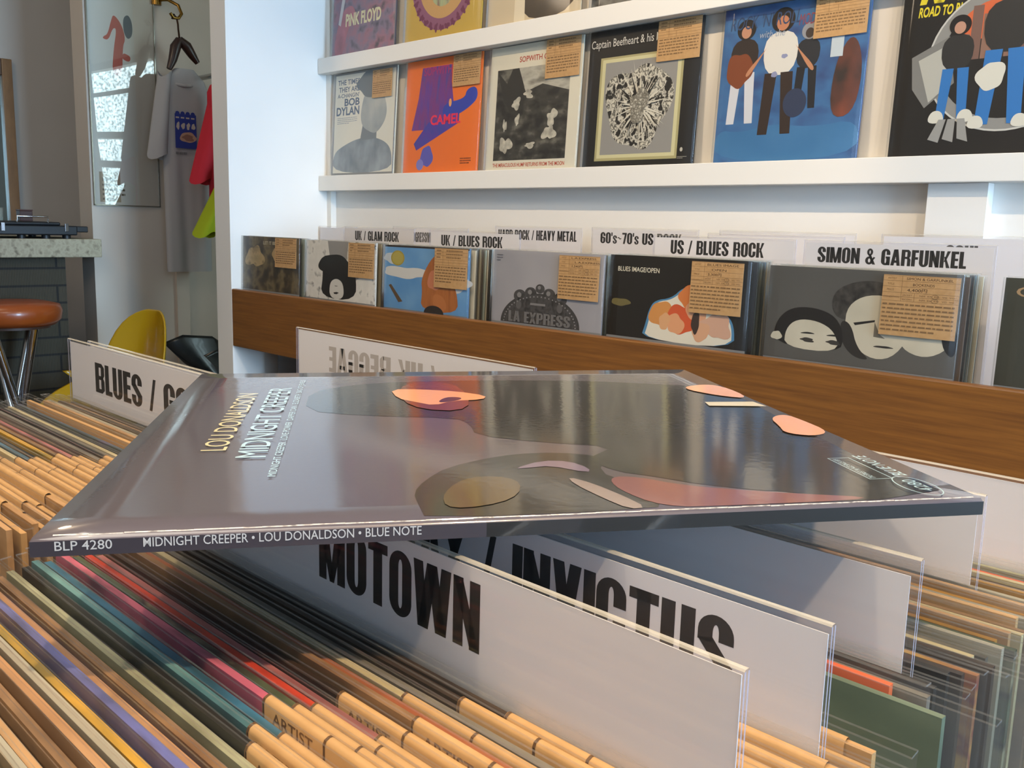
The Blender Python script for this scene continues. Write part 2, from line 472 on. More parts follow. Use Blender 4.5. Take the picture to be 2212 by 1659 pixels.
def film(parent, fr, w, h, thick, mat=COVERFILM, ex=0.005, seed=0, amp=0.0012, nu=10, nv=8, name='plastic_sleeve', left=None, rightx=None, top=None, flare=0.0, gap=.0022):
    """clear outer sleeve: front and back sheets joined at the sides, slightly rumpled"""
    rr = random.Random(seed); mb = MB()
    xl = -(ex if left is None else left); xr = w + (ex if rightx is None else rightx); yt = h + (ex if top is None else top)
    ph = [rr.uniform(0, 6.28) for _ in range(6)]

    def wv(u, v, k): return amp * (0.6 * sin(9 * u + 5 * v + ph[k]) + 0.5 * sin(17 * u - 7 * v + ph[k + 1]) + 0.4 * sin(31 * u + ph[k + 2] + 11 * v)) * (0.25 + 0.75 * v)
    loop = []
    for j in range(nv + 1):
        v = j / nv; row = []
        for i in range(nu + 1):
            u = i / nu
            row.append(fr.p(xl + (xr - xl) * u, v * yt + (0.0004 * sin(11 * u + ph[0]) if j == nv else 0), gap + amp + wv(u, v, 0) * (0.3 if 0 < i < nu else 0.1) + flare * v ** 6))
        for i in range(nu, -1, -1):
            u = i / nu
            row.append(fr.p(xl + (xr - xl) * u, v * yt + (0.0004 * sin(9 * u + ph[3]) if j == nv else 0), -thick - 0.0002 - 0.15 * amp - abs(wv(u, v, 3)) * 0.1))
        loop.append(row)
    mb.grid(loop, mat, True, True)
    # the heavier welded rim along the open top edge
    rim = loop[-1]; e = 0.0007
    up = fr.W * e; mb.grid([rim, [p + up for p in rim]], FOLD, False, True)
    return mb.build(name, parent)


def jacket(parent, fr, w, h, thick, front, edge, art=None, rim=None):
    """record jacket: thin card box with its printed front"""
    mb = MB()
    p = fr.p
    q = [p(0, 0, 0), p(w, 0, 0), p(w, 0, -thick), p(0, 0, -thick), p(0, h, 0), p(w, h, 0), p(w, h, -thick), p(0, h, -thick)]
    mb.hexa(q, edge, {2: front, 1: rim or edge})
    if art:
        fr.k = 1; art(mb, fr)
    return mb.build('jacket', parent)


# ------------------------------------------------------------------ the room
YW = 1.765; XP0, XP1 = -2.695, -2.605
FZ = -Z0; CZ = 1.48
mb = MB(); mb.box(-5.2, 2.6, -2.7, 3.0, FZ - 0.1, FZ, FLOORW); struct(mb, 'floor')
mb = MB(); mb.box(-5.2, 2.6, -2.7, 3.0, CZ, CZ + 0.1, P('D8D4CC', .7)); struct(mb, 'ceiling')
mb = MB(); mb.box(XP1, 2.5, YW, YW + 0.08, FZ, CZ, WALLW); struct(mb, 'wall_back')
mb = MB(); mb.box(XP0, XP1, 1.405, YW + 0.08, FZ, CZ, WALLW); struct(mb, 'wall_partition', 'white partition end wall beside the record shelves')
mb = MB(); mb.box(-0.702, -0.600, 1.738, YW, -.36, .0935, WALLW); struct(mb, 'trim_1', 'white pilaster on the record wall')
mb = MB(); mb.box(XP1, XP1 + .022, YW - .02, YW, -0.36, CZ, WHITE); struct(mb, 'trim_3', 'thin white corner batten beside the ledges')
mb = MB(); mb.box(2.5, 2.6, -2.7, 3.0, FZ, -0.5, WALLW); mb.box(2.5, 2.6, -2.7, 3.0, 1.2, CZ, WALLW)
mb.box(2.5, 2.6, 1.5, 3.0, -0.5, 1.2, WALLW); mb.box(2.5, 2.6, -2.7, -1.9, -0.5, 1.2, WALLW); struct(mb, 'wall_right')
mb = MB(); mb.box(-5.2, 2.6, -2.8, -2.7, FZ, CZ, WALLW); struct(mb, 'wall_front')
# far room on the left
ROOMW = mottle(['BEB3A6', 'C6BCB0'], (2, 2, 2), 0.7, 2)
mb = MB(); mb.box(-4.7, -4.6, -2.7, 3.0, FZ, CZ, ROOMW); struct(mb, 'wall_left')
mb = MB(); mb.box(-3.715, -3.6, 1.39, 3.0, FZ, CZ, ROOMW); struct(mb, 'wall_poster', 'beige wall carrying the framed poster')
mb = MB(); mb.box(-3.6, -3.585, 1.700, 1.752, FZ, 0.3, ROOMW); struct(mb, 'trim_2', 'pale upright door casing below the hanging shirts')
mb = MB()
mb.box(-3.6, -1.95, 2.8, 2.9, FZ, CZ, ROOMW); mb.box(-0.55, 2.5, 2.8, 2.9, FZ, CZ, ROOMW)
mb.box(-1.95, -0.55, 2.8, 2.9, FZ, -0.05, ROOMW); mb.box(-1.95, -0.55, 2.8, 2.9, 1.0, CZ, ROOMW); struct(mb, 'wall_hall')


def lit_glass():
    mt, nt, b, o = _new('rippled_daylit_glass')
    tc = nt.nodes.new('ShaderNodeTexCoord'); mp = nt.nodes.new('ShaderNodeMapping'); mp.inputs['Scale'].default_value = (34, 34, 60)
    nt.links.new(tc.outputs['Object'], mp.inputs['Vector'])
    v = nt.nodes.new('ShaderNodeTexNoise'); v.inputs['Scale'].default_value = 1.0; v.inputs['Detail'].default_value = 3
    nt.links.new(mp.outputs[0], v.inputs['Vector'])
    cr = nt.nodes.new('ShaderNodeValToRGB'); e = cr.color_ramp.elements
    e[0].position = .36; e[0].color = (.10, .16, .18, 1); e[1].position = .62; e[1].color = (.72, .95, 1.0, 1)
    nt.links.new(v.outputs['Fac'], cr.inputs['Fac'])
    b.inputs['Base Color'].default_value = (.1, .12, .12, 1); b.inputs['Roughness'].default_value = .2
    nt.links.new(cr.outputs['Color'], b.inputs['Emission Color']); b.inputs['Emission Strength'].default_value = 14.0
    return mt


mb = MB(); g = lit_glass(); mb.box(-1.95, -0.55, 2.84, 2.85, -0.05, 1.0, g)
w1 = struct(mb, 'window_1')
mb = MB()
for z in (-0.05, 0.30, 0.50, 0.955): mb.box(-1.95, -0.55, 2.79, 2.84, z, z + 0.045, P('5B4630', .5))
for x in (-1.95, -0.595): mb.box(x, x + .045, 2.79, 2.84, -0.05, 1.0, P('5B4630', .5))
mb.build('window_frame', w1)
# shop front glazing on the right, open to the sky
mb = MB(); mb.box(2.54, 2.55, -1.9, 1.5, -0.5, 1.2, plastic('shop_glass', 0.0, 0.02, (.95, .98, 1), .6)); w2 = struct(mb, 'window_2')
mb = MB()
for y in (-1.9, 0.2, 1.45): mb.box(2.5, 2.58, y, y + .05, -0.5, 1.2, P('D8D4CC', .5))
for z in (-0.5, 1.15): mb.box(2.5, 2.58, -1.9, 1.5, z, z + .05, P('D8D4CC', .5))
mb.build('window_frame', w2)

# ------------------------------------------------------------------ record wall: two display ledges
for nm, z0, z1, lab in (('display_ledge', 0.094, 0.1405, 'lower long white ledge holding the middle row of covers'), ('display_ledge', 0.4495, 0.495, 'upper long white ledge cut off by the top of the picture')):
    mb = MB(); mb.box(-2.603, 2.4, 1.714, YW - .021, z0, z1, WHITE); mb.box(-2.582, 2.4, YW - .021, YW - .001, z0, z1, WHITE)
    tag(mb.build(nm, bevel=0.0015), lab, 'shelf', 'white display ledges on the record wall')

LEAN = 0.0532
CW, CH = 0.313, 0.306


def figure(mb, f, x, foot, h, top, bottom, skin, hair):
    """plain standing silhouette"""
    w = .11 * h
    draw(mb, f, smooth_poly([(x - w * 1.3, foot + .48 * h), (x + w * 1.3, foot + .48 * h), (x + w * 1.45, foot + .83 * h), (x - w * 1.45, foot + .83 * h)]), top)
    for s in (-1, 1):
        draw(mb, f, [(x + s * w * .15, foot + .5 * h), (x + s * w * 1.15, foot + .5 * h), (x + s * w * 1.35, foot), (x + s * w * .55, foot)], bottom)
    draw(mb, f, ell(x, foot + .92 * h, w * .95, .10 * h), hair); draw(mb, f, ell(x, foot + .895 * h, w * .5, .06 * h), skin)


def art_a(mb, f):   # pale cover with grey bust and blue-grey lettering
    w, h = f.w, f.h
    draw(mb, f, rect(.02, .02, .98, .98), 'D6D2C4')
    draw(mb, f, smooth_poly([(.02, .02), (.97, .02), (.97, .20), (.88, .30), (.66, .36), (.42, .35), (.22, .30), (.02, .22)]), mottle(['6F7880', '98A0A6'], (20, 20, 14)))
    draw(mb, f, [(.46, .33), (.72, .34), (.72, .50), (.50, .50)], '767C80')
    draw(mb, f, blob(.66, .62, .19, .24, 3, .1), mottle(['8E9598', 'B4B5AE'], (16, 16, 12)))
    draw(mb, f, blob(.60, .86, .22, .12, 5, .2), '6C7378')
    t = ink('5B6A80')
    txt(mb, f, 'THE TIMES', .06 * w, .885 * h, .05 * h, t, .36 * w, .02); txt(mb, f, 'THEY ARE', .08 * w, .815 * h, .05 * h, t, .34 * w, .02)
    txt(mb, f, "A-CHANGIN'", .06 * w, .76 * h, .04 * h, t, .36 * w, .015); txt(mb, f, 'BOB', .18 * w, .68 * h, .07 * h, t, .25 * w, .03); txt(mb, f, 'DYLAN', .05 * w, .59 * h, .08 * h, t, .38 * w, .03)
    bars(mb, f, .07 * w, .40 * w, .50 * h, .57 * h, 4, ink('8B95A0'), 4, .35)


def art_b(mb, f):   # orange cover with a violet wedge
    w, h = f.w, f.h
    draw(mb, f, rect(.0, .0, 1, 1), 'E8701C')
    pv = mottle(['4B3AA0', '7A2E78', '35459A'], (40, 10, 9), .4)
    draw(mb, f, [(.22, .93), (.62, .93), (.62, .78), (.66, .60), (.62, .46), (.38, .42), (.30, .38), (.10, .38), (.18, .66)], pv)
    draw(mb, f, smooth_poly([(.52, .60), (.80, .62), (.82, .70), (.94, .72), (.97, .62), (.88, .55), (.70, .48), (.52, .46)]), '2F3FA8')
    draw(mb, f, [(.33, .44), (.74, .50), (.74, .42), (.18, .20), (.14, .26)], mottle(['5A2F96', '2E3E9E'], (30, 30, 30)))
    draw(mb, f, blob(.33, .14, .08, .10, 3), '5A56B0'); draw(mb, f, ell(.24, .07, .05, .05), '7A78C0')
    draw(mb, f, ell(.615, .60, .018, .035), 'E8A060')
    txt(mb, f, 'SOPWITH', .24 * w, .86 * h, .07 * h, ink('A02A70'), .38 * w, .03)
    txt(mb, f, 'CAMEL', .36 * w, .42 * h, .085 * h, ink('E8284E'), .40 * w, .03)
    bars(mb, f, .78 * w, .92 * w, .06 * h, .12 * h, 3, ink('7A3A18'), 5, .5)


def art_c(mb, f):   # cream cover with grey engraved landscape
    w, h = f.w, f.h
    draw(mb, f, rect(0, 0, 1, 1), 'D5CFBC')
    draw(mb, f, rect(.085, .075, .885, .815), mottle(['1C1A17', '3A3832', '6B685E'], (26, 26, 40), .5, 6, .38, .70))
    draw(mb, f, [(.30, .815), (.885, .815), (.885, .60), (.60, .67), (.42, .62)], mottle(['8C897E', 'B3AFA2', '77746A'], (16, 16, 40), .5, 5))
    draw(mb, f, [(.09, .80), (.20, .70), (.26, .815), (.33, .815), (.40, .66), (.40, .52), (.26, .46), (.17, .56)], '2A2824')
    for i, (x, y, a, b) in enumerate([(.32, .53, .05, .04), (.34, .40, .02, .05), (.72, .40, .05, .06), (.70, .28, .06, .06), (.22, .20, .06, .07), (.45, .60, .05, .03), (.50, .19, .06, .02), (.20, .36, .02, .05)]):
        draw(mb, f, blob(x, y, a, b, i, .5), mottle(['C9C4B4', '8D897E'], (60, 60, 60), .5))
    t = ink('B04030')
    txt(mb, f, 'SOPWITH CAMEL', .33 * w, .86 * h, .045 * h, t, .45 * w, .01)
    txt(mb, f, 'THE MIRACULOUS HUMP RETURNS FROM THE MOON', .085 * w, .022 * h, .032 * h, t, .80 * w, .01)


def art_d(mb, f):   # black cover, pale frame round black and white splinters
    w, h = f.w, f.h
    draw(mb, f, rect(0, 0, 1, 1), '14110E')
    draw(mb, f, rect(.115, .04, .86, .80), 'A79F72'); draw(mb, f, rect(.135, .06, .84, .785), 'C9C398'); draw(mb, f, rect(.165, .085, .81, .76), '8E8C88')
    draw(mb, f, blob(.485, .43, .26, .33, 8, .25, 60), mottle(['16130F', '16130F', 'D8D3C4', '1A1713', 'C8C3B4'], (70, 70, 55), .5, 7, .36, .64))
    rr = random.Random(4)
    for i in range(70):
        a = rr.uniform(0, 2 * pi); r0 = rr.uniform(.02, .12); r1 = rr.uniform(.16, .34); t = rr.uniform(.002, .012)
        c, s_ = cos(a), sin(a)
        pts = [(.5 + r0 * c - t * s_, .43 + r0 * s_ * 1.1 + t * c), (.5 + r0 * c + t * s_, .43 + r0 * s_ * 1.1 - t * c), (.49 + r1 * c * .8, .43 + r1 * s_)]
        if abs(pts[2][0] - .487) < .30: draw(mb, f, pts, 'D0CBBC' if i % 3 else '1A1713')
    draw(mb, f, blob(.5, .43, .08, .12, 2, .3), mottle(['BDB8AA', '5A564C', 'D0CBBC'], (150, 150, 150), .5, 6))
    txt(mb, f, 'Captain Beefheart & his Magic Band', .02 * w, .875 * h, .06 * h, ink('C9C6BE'), .86 * w, .004)
    draw(mb, f, ell(.90, .10, .012, .015), 'B8B4A8'); bars(mb, f, .87 * w, .95 * w, .035 * h, .055 * h, 2, ink('A8A498'), 3, .4)


def art_e(mb, f):   # blue cover with a row of plain standing shapes
    w, h = f.w, f.h
    draw(mb, f, rect(0, 0, 1, 1), mottle(['2C4F80', '3C6A9C', '2E3E6E'], (9, 9, 14), .35))
    draw(mb, f, smooth_poly([(0, 0), (1, 0), (1, .24), (.7, .20), (.4, .24), (.2, .19), (0, .22)]), mottle(['356C9C', '4479A8'], (10, 10, 10), .35))
    figure(mb, f, .17, .25, .66, '2C221E', 'C9CBD2', 'B8866A', '1E1815')
    draw(mb, f, blob(.14, .60, .09, .12, 4), '7A3E20')
    figure(mb, f, .62, .32, .52, '22242A', '1A1A20', '3E3430', '8C8F96')
    figure(mb, f, .43, .17, .78, 'D5D2CB', '2E2019', 'B87A58', '1C1512')
    for s in (-1, 1): draw(mb, f, smooth_poly([(.43 + s * .09, .74), (.43 + s * .12, .70), (.43 + s * .25, .57), (.43 + s * .22, .54)]), 'B8805E')
    draw(mb, f, blob(.40, .55, .02, .02, 3), '8A8FB0'); draw(mb, f, blob(.46, .66, .02, .015, 4), '8A8FB0')
    draw(mb, f, smooth_poly([(.80, .25), (.95, .26), (.99, .50), (.95, .70), (.88, .74), (.80, .55)]), mottle(['2E2320', '8A4632'], (14, 14, 10)))
    draw(mb, f, rect(.77, .62, .85, .74), 'B8C4CC')
    draw(mb, f, ell(.56, .36, .08, .09), '2A3550')
    txt(mb, f, "ROCK 'N' ROLL", .05 * w, .86 * h, .085 * h, ink('2E4468'), .50 * w, 0, .2); txt(mb, f, 'with the', .27 * w, .79 * h, .045 * h, ink('9AA6B8'), .18 * w, 0, .2)
    txt(mb, f, 'MODERN', .54 * w, .84 * h, .07 * h, ink('8A4454'), .20 * w, 0, .2)


def art_f(mb, f):   # black cover, yellow lettering, grey ring with bright shapes
    w, h = f.w, f.h
    draw(mb, f, rect(0, 0, 1, 1), '17130F')
    y = ink('E6D02A')
    txt(mb, f, 'RAMONES', .09 * w, .865 * h, .16 * h, y, .88 * w, .05, .25); txt(mb, f, 'ROAD TO RUIN', .09 * w, .785 * h, .055 * h, y, .30 * w, .03, .15)
    draw(mb, f, ell(.60, .52, .43, .40, 0, 50), 'C9C6BE'); draw(mb, f, ell(.60, .52, .42, .39, 0, 50), '8F8D88'); draw(mb, f, ell(.60, .52, .36, .33, 0, 50), '1B1713')
    draw(mb, f, smooth_poly([(.30, .62), (.90, .62), (.86, .80), (.60, .86), (.36, .80)]), 'D5663A')
    for i in range(9): draw(mb, f, rect(.33 + .06 * i, .52, .385 + .06 * i, .66 + .05 * ((i * 7) % 4)), '7A5A4E' if i % 2 else '8E6A58')
    draw(mb, f, [(.08, .56), (.28, .66), (.33, .40), (.18, .27), (.10, .38)], '7F7D78'); draw(mb, f, [(.12, .54), (.27, .61), (.31, .40), (.20, .30)], 'B8B5AA')
    for x, ft, hh in ((.33, .20, .56), (.58, .16, .80), (.88, .28, .50)):
        figure(mb, f, x, ft, hh, '2A2826', '2E74B8', 'C09078', '15110F')
        for s in (-1, 1): draw(mb, f, smooth_poly([(x + s * .14 * hh - .05, ft - .02), (x + s * .14 * hh + .05, ft - .02), (x + s * .14 * hh + .03, ft + .05), (x + s * .14 * hh - .03, ft + .05)]), 'D8D4C6')
    draw(mb, f, blob(.52, .42, .07, .08, 1), 'D8D4C6'); draw(mb, f, blob(.80, .52, .08, .05, 6), 'D8D4A8')
    for i in range(3): draw(mb, f, [(.27 + .05 * i, .20), (.31 + .05 * i, .20), (.28 + .08 * i, .07), (.22 + .08 * i, .09)], '9A9893')


def art_g(mb, f):   # mauve mottled cover
    w, h = f.w, f.h
    draw(mb, f, rect(.01, 0, .99, 1), mottle(['4A4452', '7E6E80', '9A6A78', '554A50'], (22, 22, 22), .4, 5))
    draw(mb, f, smooth_poly([(.02, .0), (.20, .0), (.26, .25), (.40, .34), (.32, .48), (.12, .40)]), mottle(['B4707C', '8E5A68'], (24, 24, 24)))
    draw(mb, f, [(.10, .30), (.14, .28), (.24, .70), (.19, .72)], 'C6C2C4')
    txt(mb, f, 'PiNK FLOYD', .22 * w, .27 * h, .115 * h, ink('D8D2A8'), .56 * w, .035)


def art_h(mb, f):   # yellow cover with a purple ring
    w, h = f.w, f.h
    draw(mb, f, rect(0, 0, 1, 1), 'C0A044')
    draw(mb, f, ell(.5, .52, .43, .46, 0, 40), '8A5470'); draw(mb, f, ell(.5, .52, .33, .36, 0, 40), 'C49A62'); draw(mb, f, ell(.5, .56, .22, .30, 0, 40), mottle(['74384A', 'A8B48A', 'B88A50'], (60, 10, 8)))
    for i in range(15):
        a = pi * (1.08 + .84 * i / 14); draw(mb, f, blob(.5 + .395 * cos(a), .50 + .42 * sin(a), .026, .03, i, .5), '6E3050')


def art_i(mb, f):
    draw(mb, f, rect(0, 0, 1, 1), 'C9B89A')
    draw(mb, f, smooth_poly([(.35, 0), (.95, 0), (1, .45), (.72, .40), (.60, .28), (.42, .4)]), mottle(['2A2219', '4A3C2C'], (14, 14, 14)))
    draw(mb, f, blob(.55, .45, .16, .20, 4), 'CDBD9E'); draw(mb, f, [(.30, 0), (.42, 0), (.40, .4), (.30, .35)], 'DDD0B6')


def art_j(mb, f):
    draw(mb, f, rect(0, 0, 1, 1), mottle(['3A3732', '6C6A64', '25221E'], (18, 18, 26), .45, 5))


def cover(label, x, z, art, tagspec, group, seed, edge='5A5040', y=1.7295, lean=LEAN, w=CW, h=CH, full=None, zc=None, cat='record album', filmed=True):
    base = (x + w / 2, y, z)
    t = thing('record_album', base, label, cat, group)
    fr = Frame((x, y, z), (1, 0, 0), (0, sin(lean), cos(lean)), w, h)
    jacket(t, fr, w, h, 0.004, ink('808080'), ink(edge), art)
    if tagspec:
        u, v, tw, th = tagspec
        price_tag(t, Frame(fr.p(0, 0, .0032), fr.U, fr.W, w, h), u * w, v * h, tw * w, th * h, full, seed)
    if filmed: film(t, Frame(fr.p(0, 0, .0030), fr.U, fr.W, w, h), w, h, 0.0078, COVERFILM, .002, seed, .0008, top=0.0002)
    return t


ZB = 0.1415
G1 = 'covers on the lower display ledge'
cover('pale cover with grey bust, leftmost on the lower white ledge', -2.556, ZB, art_a, (.64, .72, .30, .26), G1, 1, 'CFC9B8')
cover('orange cover with violet and blue wedge on the lower white ledge', -2.197, ZB, art_b, (.645, .73, .345, .27), G1, 2, 'D0661C')
cover('cream cover with grey engraved landscape on the lower white ledge', -1.850, ZB, art_c, (.63, .70, .355, .30), G1, 3, 'CFC9B8')
cover('black cover with cream frame around splinters on the lower white ledge', -1.5154, ZB, art_d, (.63, .72, .36, .28), G1, 4, '14110E')
cover('blue cover with standing musicians on the lower white ledge', -1.151, ZB, art_e, (.65, .74, .34, .265), G1, 5, '2C4F80')
cover('black cover with big yellow lettering, rightmost on the lower white ledge', -0.7774, ZB, art_f, None, G1, 6, '17130F')
ZU = 0.4965
G2 = 'covers on the upper display ledge'
cover('mauve mottled cover with cream lettering, leftmost on the upper ledge', -2.552, ZU, art_g, None, G2, 7, '4A4452')
cover('yellow cover with purple ring of letters on the upper ledge', -2.192, ZU, art_h, None, G2, 8, 'C0A044')
cover('sepia and black cover cut off above, upper ledge', -1.852, ZU, art_i, None, G2, 9, 'C9B89A')
cover('dark grey cover barely showing at the top of the picture, upper ledge', -1.505, ZU, art_j, None, G2, 10, '3A3732')

# ------------------------------------------------------------------ wall bins
YF = 1.405; WT = -0.2065; BF = -0.368
bt = thing('record_bin', (-0.8, 1.585, FZ), 'long teak-fronted record bin along the white back wall', 'record bin')
mb = MB(); mb.box(-2.604, 1.6, YF, YF + 0.018, -0.379, WT, TEAK); mb.build('front_panel', bt, bevel=0.003)
mb = MB(); mb.box(-2.604, 1.6, YF + .018, YW - .002, -0.379, BF, BINWOOD); mb.build('bin_floor', bt)
mb = MB(); mb.box(-2.49, 1.6, 1.49, YW - .002, FZ, -0.379, DARKWOOD); mb.build('plinth', bt)


def upper(fn):
    def g(mb, f):
        f2 = Frame(f.p(0, .51 * f.h), f.U, f.W, f.w, .49 * f.h); f2.k = 1
        fn(mb, f2)
    return g


def s_1(mb, f):
    draw(mb, f, rect(0, 0, 1, 1), mottle(['1E1A14', '3A3020', '6A5C3E', '241E16'], (20, 20, 20), .35, 4))
    draw(mb, f, blob(.22, .62, .14, .22, 3, .4), mottle(['8A7A50', 'A88E60', '5A5034'], (30, 30, 30))); draw(mb, f, blob(.60, .68, .07, .12, 5), 'A98E62')
    txt(mb, f, 'LET IT BE', .37 * f.w, .86 * f.h, .06 * f.h, ink('B8AE94'), .22 * f.w, .02)


def s_2(mb, f):
    draw(mb, f, rect(0, 0, 1, 1), mottle(['D2CFC8', 'D8D5CE', '8A8884', '3A3836'], (38, 38, 38), .45, 5, .42, .78))
    draw(mb, f, [(.32, 1), (.62, 1), (.60, .70), (.36, .70)], '8E8C8A')
    draw(mb, f, blob(.42, .60, .22, .18, 3, .12), '12100F'); draw(mb, f, smooth_poly([(.24, .60), (.62, .66), (.74, .46), (.74, .02), (.22, .02), (.26, .40)]), '151211')
    draw(mb, f, smooth_poly([(.36, .30), (.46, .38), (.56, .30), (.57, .02), (.36, .02)]), 'C9C6C0'); draw(mb, f, blob(.455, .12, .035, .018, 2, .3), '2A2624'); draw(mb, f, blob(.455, .24, .02, .008, 4, .3), '6A6662')


def s_3(mb, f):
    draw(mb, f, rect(0, 0, 1, 1), mottle(['4F86BC', '6C9CC8'], (12, 12, 12)))
    draw(mb, f, rect(0, .97, 1, 1), '2A221E')
    draw(mb, f, blob(.28, .58, .26, .10, 4, .3), 'C9C9C6'); draw(mb, f, blob(.10, .80, .12, .08, 6, .3), 'B8C0C6'); draw(mb, f, blob(.80, .46, .20, .14, 8, .3), 'BDC2C6')
    draw(mb, f, ell(.165, .80, .085, .12), '9A8A34'); draw(mb, f, ell(.165, .80, .070, .10), 'A89A4A')
    draw(mb, f, smooth_poly([(.56, .80), (.66, .92), (.80, .84), (.80, .56), (.88, .34), (.90, .02), (.46, .02), (.48, .30), (.46, .50)]), mottle(['8E5228', 'A8642F', '9A5A2A'], (70, 10, 10)))
    draw(mb, f, blob(.62, .50, .075, .17, 3), 'BE7858'); draw(mb, f, smooth_poly([(.60, .30), (.72, .28), (.78, .10), (.72, .02), (.62, .04)]), 'B06C3A'); draw(mb, f, [(.06, .36), (.09, .38), (.24, .12), (.19, .10)], '5A4630')
    draw(mb, f, ell(.62, -.01, .115, .12, 0, 24)[:13], '2A221E')


def s_4(mb, f):
    draw(mb, f, rect(0, 0, 1, 1), mottle(['A2A0A4', '8F8E94'], (6, 6, 6)))
    dk = mottle(['2E2C2C', '4A4848', '252322'], (60, 60, 60), .3)
    def dome(rx, ry): return [(.455 + rx * cos(pi * i / 30), .005 + ry * sin(pi * i / 30)) for i in range(31)]
    draw(mb, f, dome(.365, .43), '3C3A3A'); draw(mb, f, dome(.345, .41), dk)
    for x, y, r_ in ((.455, .50, .042), (.37, .43, .055), (.54, .43, .055), (.27, .38, .06), (.64, .38, .06)):
        draw(mb, f, ell(x, y, r_, r_ * 1.5), dk); draw(mb, f, ell(x - .008, y + .015, r_ * .35, r_ * .6), '7E7C7C')
    draw(mb, f, rect(.37, .27, .51, .30), '7A7878'); draw(mb, f, ell(.26, .26, .025, .06), '5A5858'); draw(mb, f, ell(.64, .26, .025, .06), '5A5858')
    for i in range(30):
        a = pi * (i + .5) / 30; draw(mb, f, ell(.455 + .33 * cos(a), .005 + .385 * sin(a), .006, .010, 0, 8), '8A8888')
    block(mb, f, 'LA EXPRESS', .17 * f.w, .02 * f.h, .15 * f.h, ink('6E6C6C'), .57 * f.w)
    bars(mb, f, .03 * f.w, .09 * f.w, .84 * f.h, .95 * f.h, 3, ink('5A5A62'), 3, .3)


def s_5(mb, f):
    draw(mb, f, rect(0, 0, 1, 1), '17130D')
    draw(mb, f, smooth_poly([(.27, .0), (.30, .18), (.32, .36), (.36, .48), (.48, .52), (.56, .66), (.66, .70), (.78, .58), (.86, .40), (.92, .28), (.93, .0)]), '4A80A8')
    draw(mb, f, smooth_poly([(.29, .0), (.32, .18), (.335, .35), (.375, .465), (.49, .505), (.57, .645), (.66, .685), (.77, .57), (.85, .39), (.905, .27), (.91, .0)]), 'D9D4C4')
    draw(mb, f, blob(.42, .32, .09, .16, 3), 'C98A4A'); draw(mb, f, blob(.62, .54, .09, .14, 5), 'CC7A40'); draw(mb, f, blob(.56, .28, .10, .18, 7), 'C8552E')
    draw(mb, f, blob(.52, .22, .06, .12, 9), 'D69A70'); draw(mb, f, blob(.66, .40, .07, .13, 11), 'D09A78'); draw(mb, f, blob(.80, .24, .09, .16, 13, .4), 'C9A088'); draw(mb, f, blob(.70, .16, .06, .11, 15), 'CFA07E')
    draw(mb, f, blob(.44, .24, .04, .10, 2), 'D2A074'); draw(mb, f, blob(.66, .26, .03, .12, 6), '3A2C26')
    draw(mb, f, blob(.10, .42, .07, .05, 4), '6A6038')
    txt(mb, f, 'BLUES IMAGE/OPEN', .065 * f.w, .805 * f.h, .058 * f.h, ink('D8D2BE'), .315 * f.w, .012)


def s_6(mb, f):
    draw(mb, f, rect(0, 0, 1, 1), mottle(['4E4D4A', '5C5A56'], (4, 4, 4)))
    sk = mottle(['CFC8B4', 'BDB6A2'], (14, 14, 14)); dk = '1C1917'
    draw(mb, f, smooth_poly([(.36, .60), (.38, .78), (.48, .88), (.60, .90), (.72, .82), (.74, .50), (.42, .45)]), mottle(['1E1B19', '4A4742'], (90, 90, 90)))
    draw(mb, f, smooth_poly([(.74, .40), (.96, .46), (.97, .28), (.86, .16), (.74, .24)]), sk); draw(mb, f, smooth_poly([(.92, .48), (1, .50), (1, .18), (.94, .26)]), dk)
    draw(mb, f, smooth_poly([(.44, .58), (.52, .74), (.66, .76), (.76, .62), (.78, .36), (.70, .12), (.58, .10), (.46, .30)]), sk)
    draw(mb, f, smooth_poly([(.42, .48), (.48, .44), (.52, .20), (.60, .08), (.50, .10), (.43, .26)]), '2A2724')
    draw(mb, f, [(.49, .455), (.60, .50), (.60, .48), (.50, .43)], dk); draw(mb, f, [(.64, .505), (.72, .52), (.72, .50), (.64, .485)], dk)
    draw(mb, f, [(.60, .48), (.63, .36), (.66, .32), (.60, .33)], '6A655A'); draw(mb, f, blob(.655, .235, .045, .012, 3), '2E2A27')
    draw(mb, f, smooth_poly([(.05, .15), (.06, .40), (.14, .56), (.28, .58), (.40, .50), (.45, .30), (.43, .12)]), dk)
    draw(mb, f, smooth_poly([(.12, .12), (.12, .32), (.18, .44), (.30, .44), (.40, .34), (.43, .12)]), sk)
    draw(mb, f, blob(.07, .24, .03, .05, 3), sk)
    for x in (.25, .395): draw(mb, f, blob(x, .225, .040, .022, 5, .3), '3A3632'); draw(mb, f, smooth_poly([(x - .055, .29), (x, .315), (x + .05, .295), (x, .29)]), dk)


def s_7(mb, f):
    draw(mb, f, rect(0, 0, 1, 1), mottle(['34352E', '42433A'], (6, 6, 6)))
    txt(mb, f, 'Ca', .05 * f.w, .83 * f.h, .10 * f.h, ink('A88A66'), .16 * f.w, 0)


